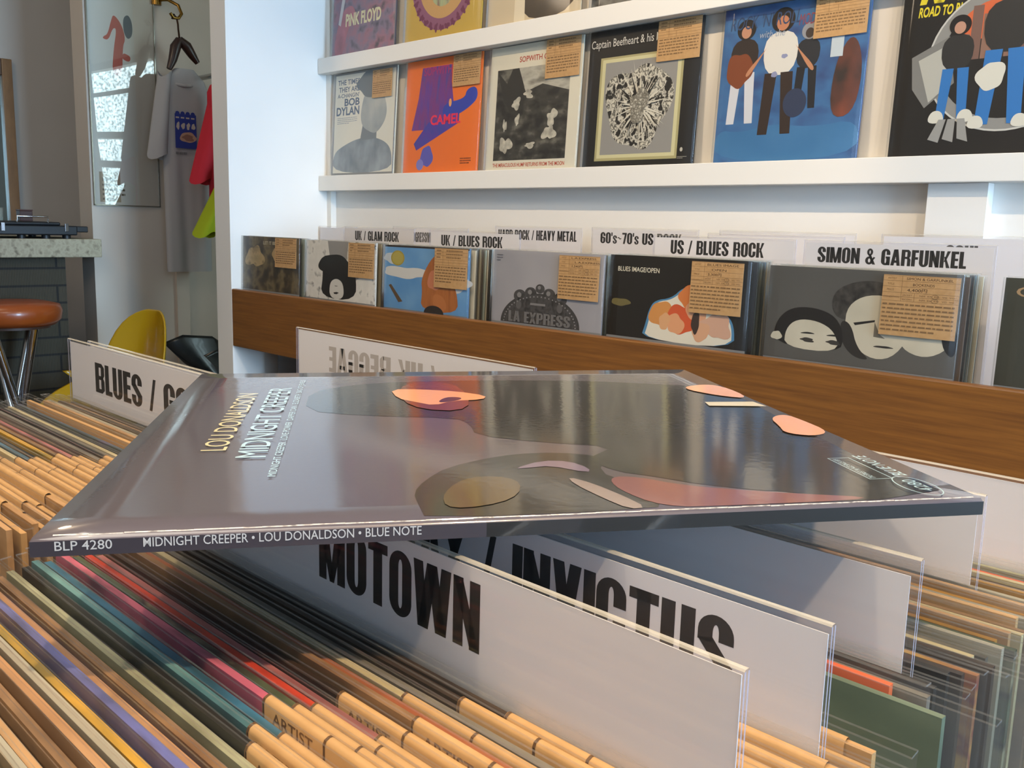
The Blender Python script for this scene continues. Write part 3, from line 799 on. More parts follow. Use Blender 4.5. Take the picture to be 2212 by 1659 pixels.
GS = 'front covers in the wall bin'
fronts = [(-2.600, .316, upper(s_1), (.60, .735, .36, .26), None, 'dark brown mottled cover at the left end of the wall bin', -.0493, '2A2219'),
          (-2.256, .322, upper(s_2), (.64, .715, .35, .28), None, 'white and black portrait cover, second in the wall bin', -.0515, 'C8C5BE'),
          (-1.9036, .318, upper(s_3), (.625, .705, .37, .29), None, 'sky blue cover with orange hair in the wall bin', -.0535, '4F7090'),
          (-1.511, .320, upper(s_4), (.625, .705, .345, .28), ('L.A.EXPRESS', 'L.A.EXPRESS', '1,540円'), 'grey cover with dark embossed medallion in the wall bin', -.0513, '8F8E94'),
          (-1.183, .318, upper(s_5), (.615, .695, .345, .29), ('BLUES IMAGE', 'OPEN', '3,300円'), 'black cover with orange cut-out heads in the wall bin', -.0494, '17130D'),
          (-0.835, .322, upper(s_6), (.628, .69, .365, .295), ('SIMON & GARFUNKEL', 'BOOKENDS', '4,400円'), 'grey cover with two pale faces in the wall bin', -.054, '4E4D4A'),
          (-0.462, .318, upper(s_7), None, None, 'dark olive cover cut off at the right edge, wall bin', -.054, '34352E')]
ORD = 'first second third fourth fifth sixth seventh eighth ninth tenth eleventh twelfth thirteenth fourteenth fifteenth sixteenth seventeenth eighteenth nineteenth twentieth twenty-first twenty-second twenty-third twenty-fourth twenty-fifth twenty-sixth twenty-seventh twenty-eighth twenty-ninth thirtieth'.split()
NAMES7 = ['dark brown mottled', 'white and black portrait', 'sky blue', 'grey medallion', 'black cut-out heads', 'two pale faces', 'dark olive']
EDG = ['9AA59C', '6F7C78', '3A3A36', 'B8B09A', '52606A', '8A8068', '2E2A26', 'A8A498', '74664E', '495250', 'C4BCA6', '5A4A3A', '6A7470', '8E8A80']
EDN = {'9AA59C': 'pale green-grey', '6F7C78': 'green-grey', '3A3A36': 'near-black', 'B8B09A': 'cream', '52606A': 'slate blue', '8A8068': 'khaki', '2E2A26': 'black', 'A8A498': 'light grey', '74664E': 'brown', '495250': 'dark teal', 'C4BCA6': 'ivory', '5A4A3A': 'dark brown', '6A7470': 'grey', '8E8A80': 'mid grey'}
rnd = random.Random(11)
for i, (x, w, art, ts, full, lab, zt, edge) in enumerate(fronts):
    h = zt - BF - .001
    t = cover(lab, x, BF + .001, art, ts, GS, 20 + i, edge, y=1.436, lean=0.03, w=w - .006, h=h, full=full)
    n = (3, 5, 10, 4, 9, 10, 2)[i]
    for k in range(n):
        c = EDG[(i * 5 + k * 3) % len(EDG)]
        y = 1.4500 + k * 0.0060; dx = rnd.uniform(-.004, .004); hh = h - rnd.uniform(0.0, .004)
        if i == 0 or i == 1 or i == 3: dx = -abs(dx) + .004
        b = (x + w / 2 + dx, y, BF + .001)
        r = thing('record_album', b, f'{EDN[c]} album edge, {ORD[k]} behind the {NAMES7[i]} cover in the wall bin', 'record album', 'records packed behind the front covers')
        fr = Frame((x + dx, y, BF + .001), (1, 0, 0), (0, sin(.03), cos(.03)), w - .006, hh)
        jacket(r, fr, w - .006, hh, .0034, ink(c), ink(c))
        film(r, fr, w - .006, hh, .0034, SLEEVE, .002, 200 + i * 20 + k, .0002, nu=3, nv=2, rightx=.004, gap=.0005)


# ------------------------------------------------------------------ divider cards
def divider(label, X0, X1, Y, zt, zb, text=None, ty=None, th=.0238, tx=None, tw=None, paper=(.004, .004, .004, .0), zp=None, mirror=None, rot=0.0, group='white divider cards', ink_c='15110E', vis=0.0):
    """clear folded acrylic pocket with a white printed insert"""
    w = X1 - X0; t = thing('divider_card', ((X0 + X1) / 2, Y, zb), label, 'divider', group)
    fr = Frame((X0, Y, zb), (cos(rot), sin(rot), 0), (0, 0, 1), w, zt - zb)
    H = zt - zb
    mb = MB(); l, r_, tp = paper[:3]; bt_ = paper[3] if len(paper) > 3 else 0.0
    pb = bt_ if zp is None else zp - zb
    q = lambda d: [fr.p(l, pb, d), fr.p(w - r_, pb, d), fr.p(w - r_, H - tp, d), fr.p(l, H - tp, d)]
    a, b = q(0.0002), q(-.0002)
    mb.hexa([a[0], a[1], b[1], b[0], a[3], a[2], b[2], b[3]], PAPER)
    f2 = Frame(fr.p(0, 0, .0002), fr.U, fr.W, w, H); f2.k = 1
    if text: block(mb, f2, text, tx - X0, ty - zb, th, P(ink_c, .5), tw, mirror=bool(mirror))
    mb.build('paper_insert', t)
    mb = MB(); T = .0007
    for s in (1, -1):
        d0 = s * .0005; d1 = s * (.0005 + T)
        A = [fr.p(0, 0, d0), fr.p(w, 0, d0), fr.p(w, H, d0), fr.p(0, H, d0)]; B = [fr.p(0, 0, d1), fr.p(w, 0, d1), fr.p(w, H, d1), fr.p(0, H, d1)]
        mb.face(B, ACRYL)
        for i, mt in ((0, ACEDGE), (1, ACEDGE), (3, ACEDGE)):
            j = (i + 1) % 4; mb.face([A[i], A[j], B[j], B[i]], mt)
    tk = .0005 + T
    mb.grid([[fr.p(0, H, tk), fr.p(w, H, tk)], [fr.p(0, H + .0006, .0008), fr.p(w, H + .0006, .0008)], [fr.p(0, H + .0006, -.0008), fr.p(w, H + .0006, -.0008)], [fr.p(0, H, -tk), fr.p(w, H, -tk)]], ACTOP, False)
    mb.build('acrylic_pocket', t)
    return t


GD = 'divider cards in the wall bin'
ZBb = BF + .002
divider('white divider card reading UK / GLAM ROCK', -2.245, -1.930, 1.56, -.0136, ZBb, 'UK / GLAM ROCK', -.0136 - .036, .0255, -2.245 + .17 * .315, .62 * .315, group=GD)
divider('white divider card reading PROGRESSIVE ROCK, partly covered by its neighbours', -2.150, -1.835, 1.66, -.010, ZBb, 'PROGRESSIVE ROCK', -.050, .0265, -2.083, .150, group=GD, ink_c='4A4846')
divider('white divider card reading UK / BLUES ROCK', -1.822, -1.5066, 1.52, -.0146, ZBb, 'UK / BLUES ROCK', -.0146 - .0365, .0255, -1.822 + .14 * .315, .68 * .315, group=GD)
divider('white divider card reading HARD ROCK / HEAVY METAL', -1.786, -1.490, 1.71, -.0008, ZBb, 'HARD ROCK / HEAVY METAL', -.0335, .024, -1.775, .268, group=GD)
divider("white divider card reading 60's~70's US ROCK", -1.460, -1.163, 1.71, .0012, ZBb, "60's~70's US ROCK", -.034, .025, -1.433, .226, group=GD)
divider('white divider card reading US / BLUES ROCK', -1.138, -.831, 1.52, -.0105, ZBb, 'US / BLUES ROCK', -.0125 - .0325, .0262, -1.138 + .136 * .307, .66 * .307, group=GD)
divider('blank white divider card near the wall behind the US / BLUES ROCK card', -1.111, -.814, 1.71, .0022, ZBb, group=GD)
divider('second blank divider card just in front of the one near the wall', -1.12, -.822, 1.68, -.0045, ZBb, group=GD)
divider('white divider card with two names joined by an ampersand above the pale faces cover', -.816, -.5025, 1.52, -.0108, ZBb, 'SIMON & GARFUNKEL', -.0108 - .0365, .0258, -.790, .245, group=GD)
divider('white divider card near the pilaster foot, only letter tops showing over the ampersand card', -.7657, -.455, 1.71, .003, ZBb, 'SOUL', -.0385, .025, -.650, .058, group=GD)
divider('pinkish blank divider card at the left end of the wall bin', -2.595, -2.395, 1.71, -.016, ZBb, group=GD)

# ------------------------------------------------------------------ the record table in the foreground
TF = -0.466
tb = thing('record_table', (-0.46, 0.28, FZ), 'wooden record browser table filled with upright albums', 'record bin')
for nm, bx in (('front_panel', (-.875, -.055, .015, .033, -.60, -.235)), ('back_panel', (-.875, -.055, .545, .563, -.60, -.235)), ('side_panel', (-.875, -.857, .033, .545, -.60, -.235)),
               ('side_panel', (-.073, -.055, .033, .545, -.60, -.235)), ('partition', (-.470, -.454, .033, .545, TF, -.235)), ('bin_floor', (-.857, -.073, .033, .545, -.60, TF))):
    mb = MB(); mb.box(*bx, BINWOOD); mb.build(nm, tb, bevel=.002)
for x in (-.85, -.10):
    for y in (.04, .51):
        mb = MB(); mb.box(x - .02, x + .02, y, y + .04, FZ, -.60, BINWOOD); mb.build('leg', tb, bevel=.002)

DIV = [('divider_m', 'MOTOWN'), ]
ZT = -.107
GF = 'tall divider cards in the record table'
divider('tall white divider card with one word in heavy black capitals, nearest of the tall cards', -.4300, -.1125, .1972, ZT, TF + .001, 'MOTOWN', -.1370, .0237, -.3010, .0920, (.004, .0014, .0015), zp=-.158, group=GF)
divider('second tall divider card, its black lettering with a slash cut by the nearest card', -.4290, -.1108, .2392, ZT, TF + .001, 'HOT WAX / INVICTUS', -.1398, .0237, -.3620, .2205, (.004, .0014, .0028), zp=-.158, group=GF)
divider('third tall divider card, blank, right behind the lettered pair', -.4310, -.1160, .3126, ZT, TF + .001, None, paper=(.004, .0035, .0065), zp=-.150, group=GF)
divider('fourth tall divider card, blank, under the right corner of the glossy album', -.4330, -.1308, .4150, ZT - .0002, TF + .001, None, paper=(.004, .0028, .002), zp=-.1475, group=GF)
divider('rearmost blank divider card at the right, behind the glossy album corner', -.4250, -.1080, .4545, ZT, TF + .001, None, paper=(.003, .003, .0015), zp=-.150, group=GF)
divider('tall divider card reading BLUES / GOSPEL at the left', -.8400, -.4880, .2998, -.1052, TF + .001, 'BLUES / GOSPEL', -.1435, .0245, -.7850, .2350, (.003, .003, .002), zp=-.1565, group=GF)
divider('second clear divider card right behind the BLUES / GOSPEL card', -.8150, -.4880, .3070, -.1052, TF + .001, None, paper=(.003, .003, .002), zp=-.1565, group=GF)
divider('divider card with UK REGGAE showing faintly backwards through its white back', -.8160, -.4860, .5105, -.1052, TF + .001, '/ UK REGGAE', -.1425, .0245, -.7600, .1620, (.003, .003, .0015), zp=-.165, mirror=True, group=GF, ink_c='B9B2AC')

# colours: (jacket colours, name, tag start offset or None)
K = {
    'dark': (['241D18', '3A2C22', '1C1815'], 'dark brown'), 'black': (['171513', '24211E'], 'black'), 'grey': (['5A5650', '78736A', '4A4640'], 'grey'),
    'cream': (['C9BC98', 'B5A67E'], 'cream'), 'rust': (['8E4A2C', 'A8663E'], 'rust'), 'brown': (['6A4C34', '8A6A4A', '55402E'], 'brown'),
    'red': (['7A1E14', 'C8402A', '8A2416'], 'red'), 'moss': (['20261C', '4E5A40', '151813', '8A8468'], 'mottled green-black'), 'pink': (['2A2424', 'C06478', 'B85A70'], 'black and pink'),
    'teal': (['2A4A52', '356A88', '1E2E34'], 'blue-teal'), 'aqua': (['7AA6A4', '4E7A80', '34525A'], 'pale aqua'), 'sage': (['7E8068', '9A9A7E', '66644E'], 'sage grey'),
    'peach': (['B8895E', 'A07650', 'C49A70'], 'peach'), 'violet': (['3A3648', '5A5C88', '6468A0', '3E3A4A'], 'blue-violet'), 'yellow': (['8A7430', 'C9982E', 'A07E2A'], 'yellow'),
    'tan': (['A8835A', 'BD9468', '967048'], 'tan'), 'gold': (['8C6422', 'A87A2C', '6E4E1C'], 'gold-brown'), 'stone': (['8E8A7C', 'A29C8A'], 'stone grey'),
    'mix': (['8A9C98', '6A4038', '8E5048', '70708A'], 'mottled blue and red'), 'patch': (['8E3C34', 'D8B868', '7A3A34', 'C09850'], 'red and yellow patched'), 'green': (['4C5C4E', '6E7C68'], 'plain grey-green'),
    'orange': (['C8502A', 'D8683A'], 'orange'), 'kraft': (['B88E5C', 'C89E6A'], 'kraft brown'), 'rose': (['8A5454', 'A86868', '6A4040'], 'rose'), 'navy': (['2E2A44', '3A4A50', '564A6A'], 'navy'),
}
CN = {}


def bin_record(key, X, Y, zt, ref, group, seed, w=.311, tagx=None, tagw=None, lean=0.0, thick=.0029, rx=.010, lx=.003, artist=False, nu=8):
    cols, nm = K[key]; rr = random.Random(seed)
    h = zt - (TF + .001)
    CN[ref] = CN.get(ref, 0) + 1
    lab = f'{nm} album{" with kraft tag" if tagx is not None else ""}, {ORD[CN[ref] - 1]} {ref}'
    t = thing('record_album', (X + w / 2, Y, TF + .001), lab, 'record album', group)
    yaw = rr.uniform(-.003, .003)
    fr = Frame((X, Y, TF + .001), (cos(yaw), sin(yaw), 0), (0, sin(lean), cos(lean)), w, h)
    front = mottle(cols, (rr.uniform(10, 16), rr.uniform(60, 90), rr.uniform(18, 50)), .42, 4, .32, .68)
    jacket(t, fr, w, h, thick, front, front)
    if tagx is not None:
        tw = tagw or .112
        mb = MB(); th = .080; d1 = .0006
        f2 = Frame(fr.p(tagx, h - th + .0012, d1), fr.U, fr.W, tw, th)
        # folded over the jacket's top edge, front flap and short back flap, with a rounded fold
        prof = [(0, 0.0)] + [(0, th - .0022)]
        rows = []
        path = [(d1, 0.0), (d1, th - .002), (d1 - .0006, th - .0006), (d1 - .0018, th), (-thick + .0008, th), (-thick - .0001, th - .0008), (-thick - .0001, th - .02)]
        for d, v in path: rows.append([fr.p(tagx + tw * i / 6, h - th + .0012 + v, d) for i in range(7)])
        mb.grid(rows, KRAFT, True)
        d = f2.lay()
        L = P('5A3E22', .6)
        for u in (.0, .295):
            x0, x1 = (u * tw + .0002, u * tw + .0013)
            mb.face([f2.p(x0, th * .55, d), f2.p(x1, th * .55, d), f2.p(x1, th - .002, d), f2.p(x0, th - .002, d)], L)
            up = .00012
            mb.grid([[fr.p(tagx + x_, h - th + .0012 + v + up, dd + (up if k < 2 else 0)) for x_ in (x0, x1)] for k, (dd, v) in enumerate(path[1:6])], L, False)
        for v in (th - .0125, th - .024): mb.face([f2.p(0, v, d), f2.p(tw, v, d), f2.p(tw, v + .0004, d), f2.p(0, v + .0004, d)], L)
        if artist: txt(mb, f2, 'ARTIST', .006, th - .0066, .0040, P('7A5530', .6), .022, .01)
        txt(mb, f2, 'TITLE', .006, th - .0215, .0042, P('7A5530', .6), .018, .01)
        mb.build('price_tag', t)
    film(t, Frame(fr.p(0, 0, .0), fr.U, fr.W, w, h), w, h, thick, SLEEVE, .003, seed + 999, .0004, gap=.0007, nu=nu, nv=5, rightx=rx, left=lx, top=.0045)
    return t


GN = 'albums standing in the right half of the record table'
GL = 'albums standing in the left half of the record table'
# in front of the MOTOWN card, from the card toward the camera: key, tag start
near = [('dark', .215, 0), ('dark', .198, 0), ('grey', None, 0), ('cream', .185, 1), ('rust', None, 0), ('brown', .205, 1), ('dark', .170, 1), ('rose', .195, 0), ('red', .168, 1),
        ('moss', .165, 0), ('pink', .163, 1), ('teal', .180, 1), ('aqua', .172, 1), ('black', .176, 1), ('sage', .190, 0), ('brown', .20, 0), ('peach', .185, 0), ('violet', .192, 0),
        ('yellow', None, 0), ('stone', None, 0), ('peach', None, 0), ('brown', .18, 0), ('tan', None, 0), ('stone', None, 0), ('gold', None, 0), ('tan', None, 0), ('mix', None, 0), ('grey', None, 0), ('patch', None, 0)]
y = .1915
for i, (k, tg, ar) in enumerate(near):
    rr = random.Random(400 + i)
    bin_record(k, -.4170 + rr.uniform(-.004, .004), y, -.1475 + rr.uniform(-.0035, .0015), 'in front of the nearest tall card', GN, 500 + i, tagx=tg + .012 if tg else None, artist=bool(ar))
    y -= .0052
# between MOTOWN and INVICTUS
for i, (k, tg) in enumerate([('kraft', .195), ('tan', .19), ('sage', .20), ('kraft', .185), ('rust', .195), ('cream', .19)]):
    bin_record(k, -.4150 + .004 * (i % 3), .2340 - i * .0055, -.1465 - .001 * (i % 3), 'in front of the second tall card', GN, 600 + i, tagx=tg, rx=.012)
# between INVICTUS and the blank card behind it
for i, (k, tg, yy, zz) in enumerate([('black', None, .3080, -.1475), ('grey', None, .3024, -.1490), ('orange', None, .2968, -.1470), ('green', None, .2912, -.1485), ('kraft', .19, .2625, -.1530), ('kraft', .20, .2570, -.1560), ('rose', .185, .2510, -.1580), ('cream', .195, .2455, -.1590)]):
    bin_record(k, -.4170 if k != 'green' else -.4080, yy, zz, 'in front of the third tall card', GN, 640 + i, tagx=tg, rx=.016 if k == 'green' else .012, w=.3105 if k != 'orange' else .300)
mixk = ['black', 'dark', 'patch', 'dark', 'cream', 'grey', 'stone', 'moss', 'gold', 'tan', 'cream', 'brown', 'kraft', 'stone', 'gold', 'tan']
for i, k in enumerate(mixk):
    bin_record(k, -.4190 + .003 * (i % 4), .4095 - (15 - i) * .0058, -.1480 - .0012 * (i % 3), 'in front of the fourth tall card', GN, 680 + i, rx=.012 + .002 * (i % 3))
for i, k in enumerate(['sage', 'orange', 'cream', 'dark', 'gold', 'stone']):
    bin_record(k, -.4150, .4490 - i * .0056, -.1490 - .001 * (i % 2), 'in front of the rearmost blank card', GN, 720 + i, rx=.012)
# left half, from the BLUES card toward the camera
leftk = [('dark', None), ('brown', None), ('dark', None), ('stone', None), ('tan', None), ('cream', None), ('kraft', None), ('kraft', None), ('navy', None), ('cream', None), ('grey', None), ('black', .20), ('grey', .205), ('dark', .185), ('rose', .19), ('brown', .175),
         ('yellow', .18), ('black', .16), ('teal', .165), ('cream', .16), ('tan', .15), ('dark', .15), ('tan', .14), ('kraft', .135), ('tan', .13), ('kraft', .14), ('tan', .13), ('kraft', .13), ('tan', .12)]
y = .2940
for i, (k, tg) in enumerate(leftk):
    rr = random.Random(900 + i)
    bin_record(k, -.8330 + rr.uniform(-.006, .006) + i * .0006, y, -.1560 + rr.uniform(-.003, .002), 'in front of the BLUES / GOSPEL card', GL, 800 + i, w=.322, tagx=tg + .02 if tg else None, tagw=.125, artist=(i % 4 == 0))
    y -= .0054

# ------------------------------------------------------------------ the glossy album lying across the dividers
A0 = Vector((-.2914, .0895, -.0954)); A1 = Vector((-.1100, .3467, -.0904)); A2 = Vector((-.3615, .5235, -.0916)); A3 = Vector((-.5532, .2760, -.0966))
TH = 0.0072


def AP(u, v, d=0.0):
    p = A0 * (1 - u) * (1 - v) + A1 * u * (1 - v) + A2 * u * v + A3 * (1 - u) * v
    return p + Vector((0, 0, d))


class AlbumFrame:
    """cover art frame: the cover's own right runs along v, its up along -u"""
    def __init__(s): s.k = 1; s.w = 1; s.h = 1

    def p(s, a, b, d=0): return AP(1 - b, a, d)

    def lay(s): s.k += 1; return .00004 * s.k


al = thing('gatefold_album', tuple(AP(.5, .5, -TH)), 'glossy mauve and black gatefold album lying flat across the divider cards', 'record album')
MAUVE = gloss_print('524A50'); DARKG = gloss_print('1B1916'); PEACH = gloss_print('F0A878')
SPINE = P('383236', .35, 0, .3)
mb = MB()
e = .0012
n = 16
us = [0, e * 2] + [i / n for i in range(1, n)] + [1 - e * 2, 1]
top = [[AP(u, v, -e if (i in (0, len(us) - 1) or j in (0, len(us) - 1)) else 0) for j, v in enumerate(us)] for i, u in enumerate(us)]
mb.grid(top, MAUVE, True)
bot = [[p + Vector((0, 0, -TH + 2 * e)) for p in r_] for r_ in [[AP(u, v, -e) for v in us] for u in us]]
N_ = len(us)
# spine (front edge, v = 0): mauve card on the left part, dark on the right
spl = 7
for i in range(N_ - 1):
    mb.face([top[i][0], top[i + 1][0], bot[i + 1][0], bot[i][0]], SPINE if us[i] < .42 else DARKG)
for i in range(N_ - 1):
    mb.face([top[i][-1], top[i + 1][-1], bot[i + 1][-1], bot[i][-1]], P('B8B0A4', .6))
for s_ in (0, N_ - 1):
    for j in range(N_ - 1): mb.face([top[s_][j], top[s_][j + 1], bot[s_][j + 1], bot[s_][j]], P('3A3430', .5))
mb.grid(bot, P('2A2624', .5), False)
# worn, slightly raised fold along the spine edge
rr = random.Random(2)
WEAR = mottle(['8A8078', 'C9C0B4', '5A5450'], (260, 260, 260), .18, 5, coat=.6)
for i in range(60):
    u0, u1 = .02 + .97 * i / 60, .02 + .97 * (i + 1) / 60
    z_ = .0003; t0 = .0035 + .0022 * rr.random()
    mb.face([AP(u0, .0005, -.0010), AP(u1, .0005, -.0010), AP(u1, t0, z_), AP(u0, t0, z_)], WEAR)
AF = AlbumFrame()


def apoly(pts, mt, it=1):
    d = AF.lay()
    mb.face([AP(min(max(u, .003), .997), min(max(v, .009), .997), d) for u, v in (smooth_poly(pts, it) if it else pts)], mt)


apoly([(.225, .60), (.225, .77), (.30, .845), (.40, .875), (.52, .88), (.64, .875), (.77, .855), (.88, .81), (.97, .77), (.985, .64), (.97, .45), (.965, .30), (.957, .17), (.95, .03), (.86, .03), (.77, .06), (.70, .10), (.66, .14), (.62, .17), (.60, .235), (.655, .30), (.563, .336), (.476, .39), (.477, .47), (.461, .518), (.313, .55)], DARKG)
apoly([(.376, .005), (.372, .06), (.369, .105), (.385, .155), (.418, .215), (.485, .262), (.54, .278), (.60, .265), (.625, .235), (.60, .17), (.62, .12), (.64, .05), (.62, .005)], DARKG)
apoly([(.62, .01), (.97, .01), (.97, .12), (.86, .04), (.72, .06)], DARKG)
apoly([(.605, .145), (.64, .14), (.68, .095), (.78, .05), (.90, .012), (.70, .010), (.63, .015), (.60, .09)], gloss_print('7A4A48'), 2)
apoly([(.497, .195), (.54, .232), (.575, .225), (.592, .185), (.585, .165), (.546, .205), (.52, .198)], gloss_print('77687A'), 1)
apoly([(.556, .15), (.578, .118), (.600, .06), (.612, .015), (.592, .012), (.575, .055), (.556, .118)], gloss_print('8A7A72'), 1)
apoly([(.40, .03), (.48, .06), (.50, .15), (.44, .17), (.40, .10)], gloss_print('4A3A1C'), 2)
apoly([(.385, .86), (.50, .87), (.50, .56), (.385, .60)], gloss_print('6A2A14'), 2)
apoly([(.369, .785), (.425, .780), (.489, .752), (.535, .705), (.524, .668), (.47, .66), (.435, .62), (.407, .655), (.378, .69)], PEACH, 1)
apoly([(.440, .640), (.462, .700), (.492, .690), (.480, .660)], gloss_print('3A1E14'), 2)
apoly([(.905, .755), (.960, .795), (.996, .775), (.996, .635), (.949, .665)], PEACH, 2)
apoly([(.900, .609), (.985, .604), (.990, .560), (.895, .574)], gloss_print('E8D8B0'), 0)
apoly([(.953, .464), (.990, .492), (.996, .438), (.996, .350), (.957, .325), (.926, .353), (.939, .396)], PEACH, 2)
YEL = gloss_print('E8DCA8'); LBL = gloss_print('B4D4DC')
txt(mb, AF, 'LOU DONALDSON', .330, 1 - .137, .034, YEL, .427, .0)
txt(mb, AF, 'MIDNIGHT CREEPER', .287, 1 - .192, .040, LBL, .522, .0)
txt(mb, AF, 'MIDNIGHT CREEPER  LOVE POWER  DAPPER DAN  ELIZABETH  BAG OF JEWELS', .190, 1 - .212, .010, LBL, .705, .0)
txt(mb, AF, 'BLUE NOTE', .098, 1 - .966, .017, LBL, .105, .006, .2)
txt(mb, AF, '4280', .030, 1 - .960, .017, LBL, .048, .0)
d = AF.lay(); c0 = ell(.052, 1 - .950, .042, .021, 0, 40); c1 = ell(.052, 1 - .950, .0405, .0195, 0, 40)
for i in range(40): mb.face([AF.p(*c0[i], d), AF.p(*c0[(i + 1) % 40], d), AF.p(*c1[(i + 1) % 40], d), AF.p(*c1[i], d)], LBL)
for a, b, c, dd in ((.086, .060, .192, .0612), (.086, .089, .192, .0902), (.086, .060, .0872, .0902), (.1908, .060, .192, .0902)):
    mb.face([AF.p(a, b, d), AF.p(c, b, d), AF.p(c, dd, d), AF.p(a, dd, d)], LBL)
txt(mb, AF, 'THE FINEST IN JAZZ SINCE 1939', .090, .079, .008, LBL, .095, 0)
mb.build('cover', al)
# spine lettering
mb = MB()
U = (A1 - A0).normalized(); sl = (A1 - A0).length
sf = Frame(A0 + Vector((0, 0, -TH + e)) , U, (0, 0, 1), sl, TH, .0001)
sf.k = 1
txt(mb, sf, 'BLP 4280', .0225 * sl, .0018, .0030, P('B4B0AA', .5), .052 * sl, .004)
txt(mb, sf, 'MIDNIGHT CREEPER • LOU DONALDSON • BLUE NOTE', .103 * sl, .0019, .0030, P('B4B0AA', .5), .268 * sl, .004)
mb.build('spine_lettering', al)

# ------------------------------------------------------------------ far room: counter, player, stool, chairs
cn = thing('counter', (-3.75, .4, FZ), 'concrete-topped counter with dark stacked block base at the left', 'counter')
CONC = mottle(['948C76', 'ACA48C', '6E6654'], (40, 40, 40), .6, 8, .3, .7, .3)
mb = MB(); mb.box(-4.2, -3.5, -1.2, 1.381, -.150, -.0855, CONC); mb.build('counter_top', cn, bevel=.003)


def block_mat():
    mt, nt, b, o = _new('stacked_blocks')
    tc = nt.nodes.new('ShaderNodeTexCoord'); sp = nt.nodes.new('ShaderNodeSeparateXYZ'); cb = nt.nodes.new('ShaderNodeCombineXYZ')
    nt.links.new(tc.outputs['Object'], sp.inputs[0]); nt.links.new(sp.outputs['Y'], cb.inputs['X']); nt.links.new(sp.outputs['Z'], cb.inputs['Y'])
    br = nt.nodes.new('ShaderNodeTexBrick'); br.inputs['Scale'].default_value = 1; br.inputs['Brick Width'].default_value = .42; br.inputs['Row Height'].default_value = .062; br.inputs['Mortar Size'].default_value = .004
    br.inputs['Color1'].default_value = rgb('40382A'); br.inputs['Color2'].default_value = rgb('383222'); br.inputs['Mortar'].default_value = rgb('14110C')
    nt.links.new(cb.outputs[0], br.inputs['Vector']); nt.links.new(br.outputs['Color'], b.inputs['Base Color']); b.inputs['Roughness'].default_value = .7
    nz = nt.nodes.new('ShaderNodeTexWave'); nz.inputs['Scale'].default_value = 60; nt.links.new(cb.outputs[0], nz.inputs['Vector'])
    bp = nt.nodes.new('ShaderNodeBump'); bp.inputs['Strength'].default_value = .3; bp.inputs['Distance'].default_value = .003
    nt.links.new(nz.outputs['Fac'], bp.inputs['Height']); nt.links.new(bp.outputs[0], b.inputs['Normal'])
    return mt


mb = MB(); mb.box(-4.2, -3.56, -1.2, 1.272, FZ, -.150, block_mat()); mb.build('counter_base', cn)

pl = thing('record_player', (-3.68, 1.13, -.0855), 'black portable record player case with chrome latches on the counter', 'record player')
CASE = P('14161A', .45)
mb = MB(); mb.box(-3.86, -3.505, .93, 1.300, -.073, -.040, CASE); pc = mb.build('case', pl, bevel=.004)
mb = MB(); mb.box(-3.86, -3.508, .93, 1.245, -.040, -.0275, CASE); pld = mb.build('lid', pl, bevel=.005)
mb = MB(); mb.box(-3.80, -3.508, 1.300, 1.338, -.062, -.041, CASE); mb.build('tonearm_rest', pl, bevel=.003)
CHR = P('B8B8BC', .18, 1.0)
mb = MB(); mb.tube([(-3.50, 1.10, -.030), (-3.497, 1.10, -.010), (-3.497, 1.20, -.010), (-3.50, 1.20, -.030)], .003, CHR); mb.build('handle', pld)
for yy in (1.055, 1.262):
    mb = MB(); mb.box(-3.506, -3.499, yy - .006, yy + .006, -.060, -.032, CHR); mb.build('latch', pc, bevel=.001)
for xx, yy in ((-3.53, 1.12), (-3.53, 1.20), (-3.53, 1.27), (-3.82, 1.25)):
    mb = MB(); mb.lathe([(.014, -.0855), (.014, -.073)], (xx, yy, 0), CASE, 16); mb.build('foot', pc)
bx = thing('wooden_box', (-3.62, 1.163, -.0275), 'small dark reddish-brown box standing on the record player', 'box')
mb = MB(); mb.box(-3.64, -3.60, 1.142, 1.184, -.0275, .009, P('3E1E18', .5)); mb.build('body', bx, bevel=.002)
mb = MB(); mb.box(-3.641, -3.599, 1.141, 1.185, .009, .0135, P('4A261E', .5)); mb.build('lid', bx, bevel=.001)
cp = thing('drinking_glass', (-3.60, 1.065, -.0275), 'small clear glass standing at the left end of the record player', 'glass')
mb = MB(); mb.lathe([(.020, .0), (.024, .045), (.0225, .045), (.019, .003)], (-3.60, 1.065, -.0275), plastic('glass_cup', .12, .04, (.9, .95, .92), .9), 24); mb.build('cup', cp)

mr = thing('framed_mirror', (-4.585, 1.25, -.02), 'wood-framed mirror on the far wall above the counter', 'mirror')
FW = wood('mirror_frame_wood', '7A5630', '93693C', (30, 30, 8))
mb = MB(); mb.box(-4.599, -4.590, .72, 1.42, -.35, .625, P('B4C0BA', .06, .85)); mb.build('pane', mr)
mb = MB(); mb.box(-4.599, -4.565, 1.410, 1.452, -.38, .655, FW); mb.box(-4.599, -4.565, .70, 1.410, .585, .655, P('5A3E26', .5)); mb.box(-4.599, -4.565, .70, .742, -.38, .655, FW); mb.box(-4.599, -4.565, .742, 1.41, -.38, -.35, FW)
mb.build('frame', mr, bevel=.003)

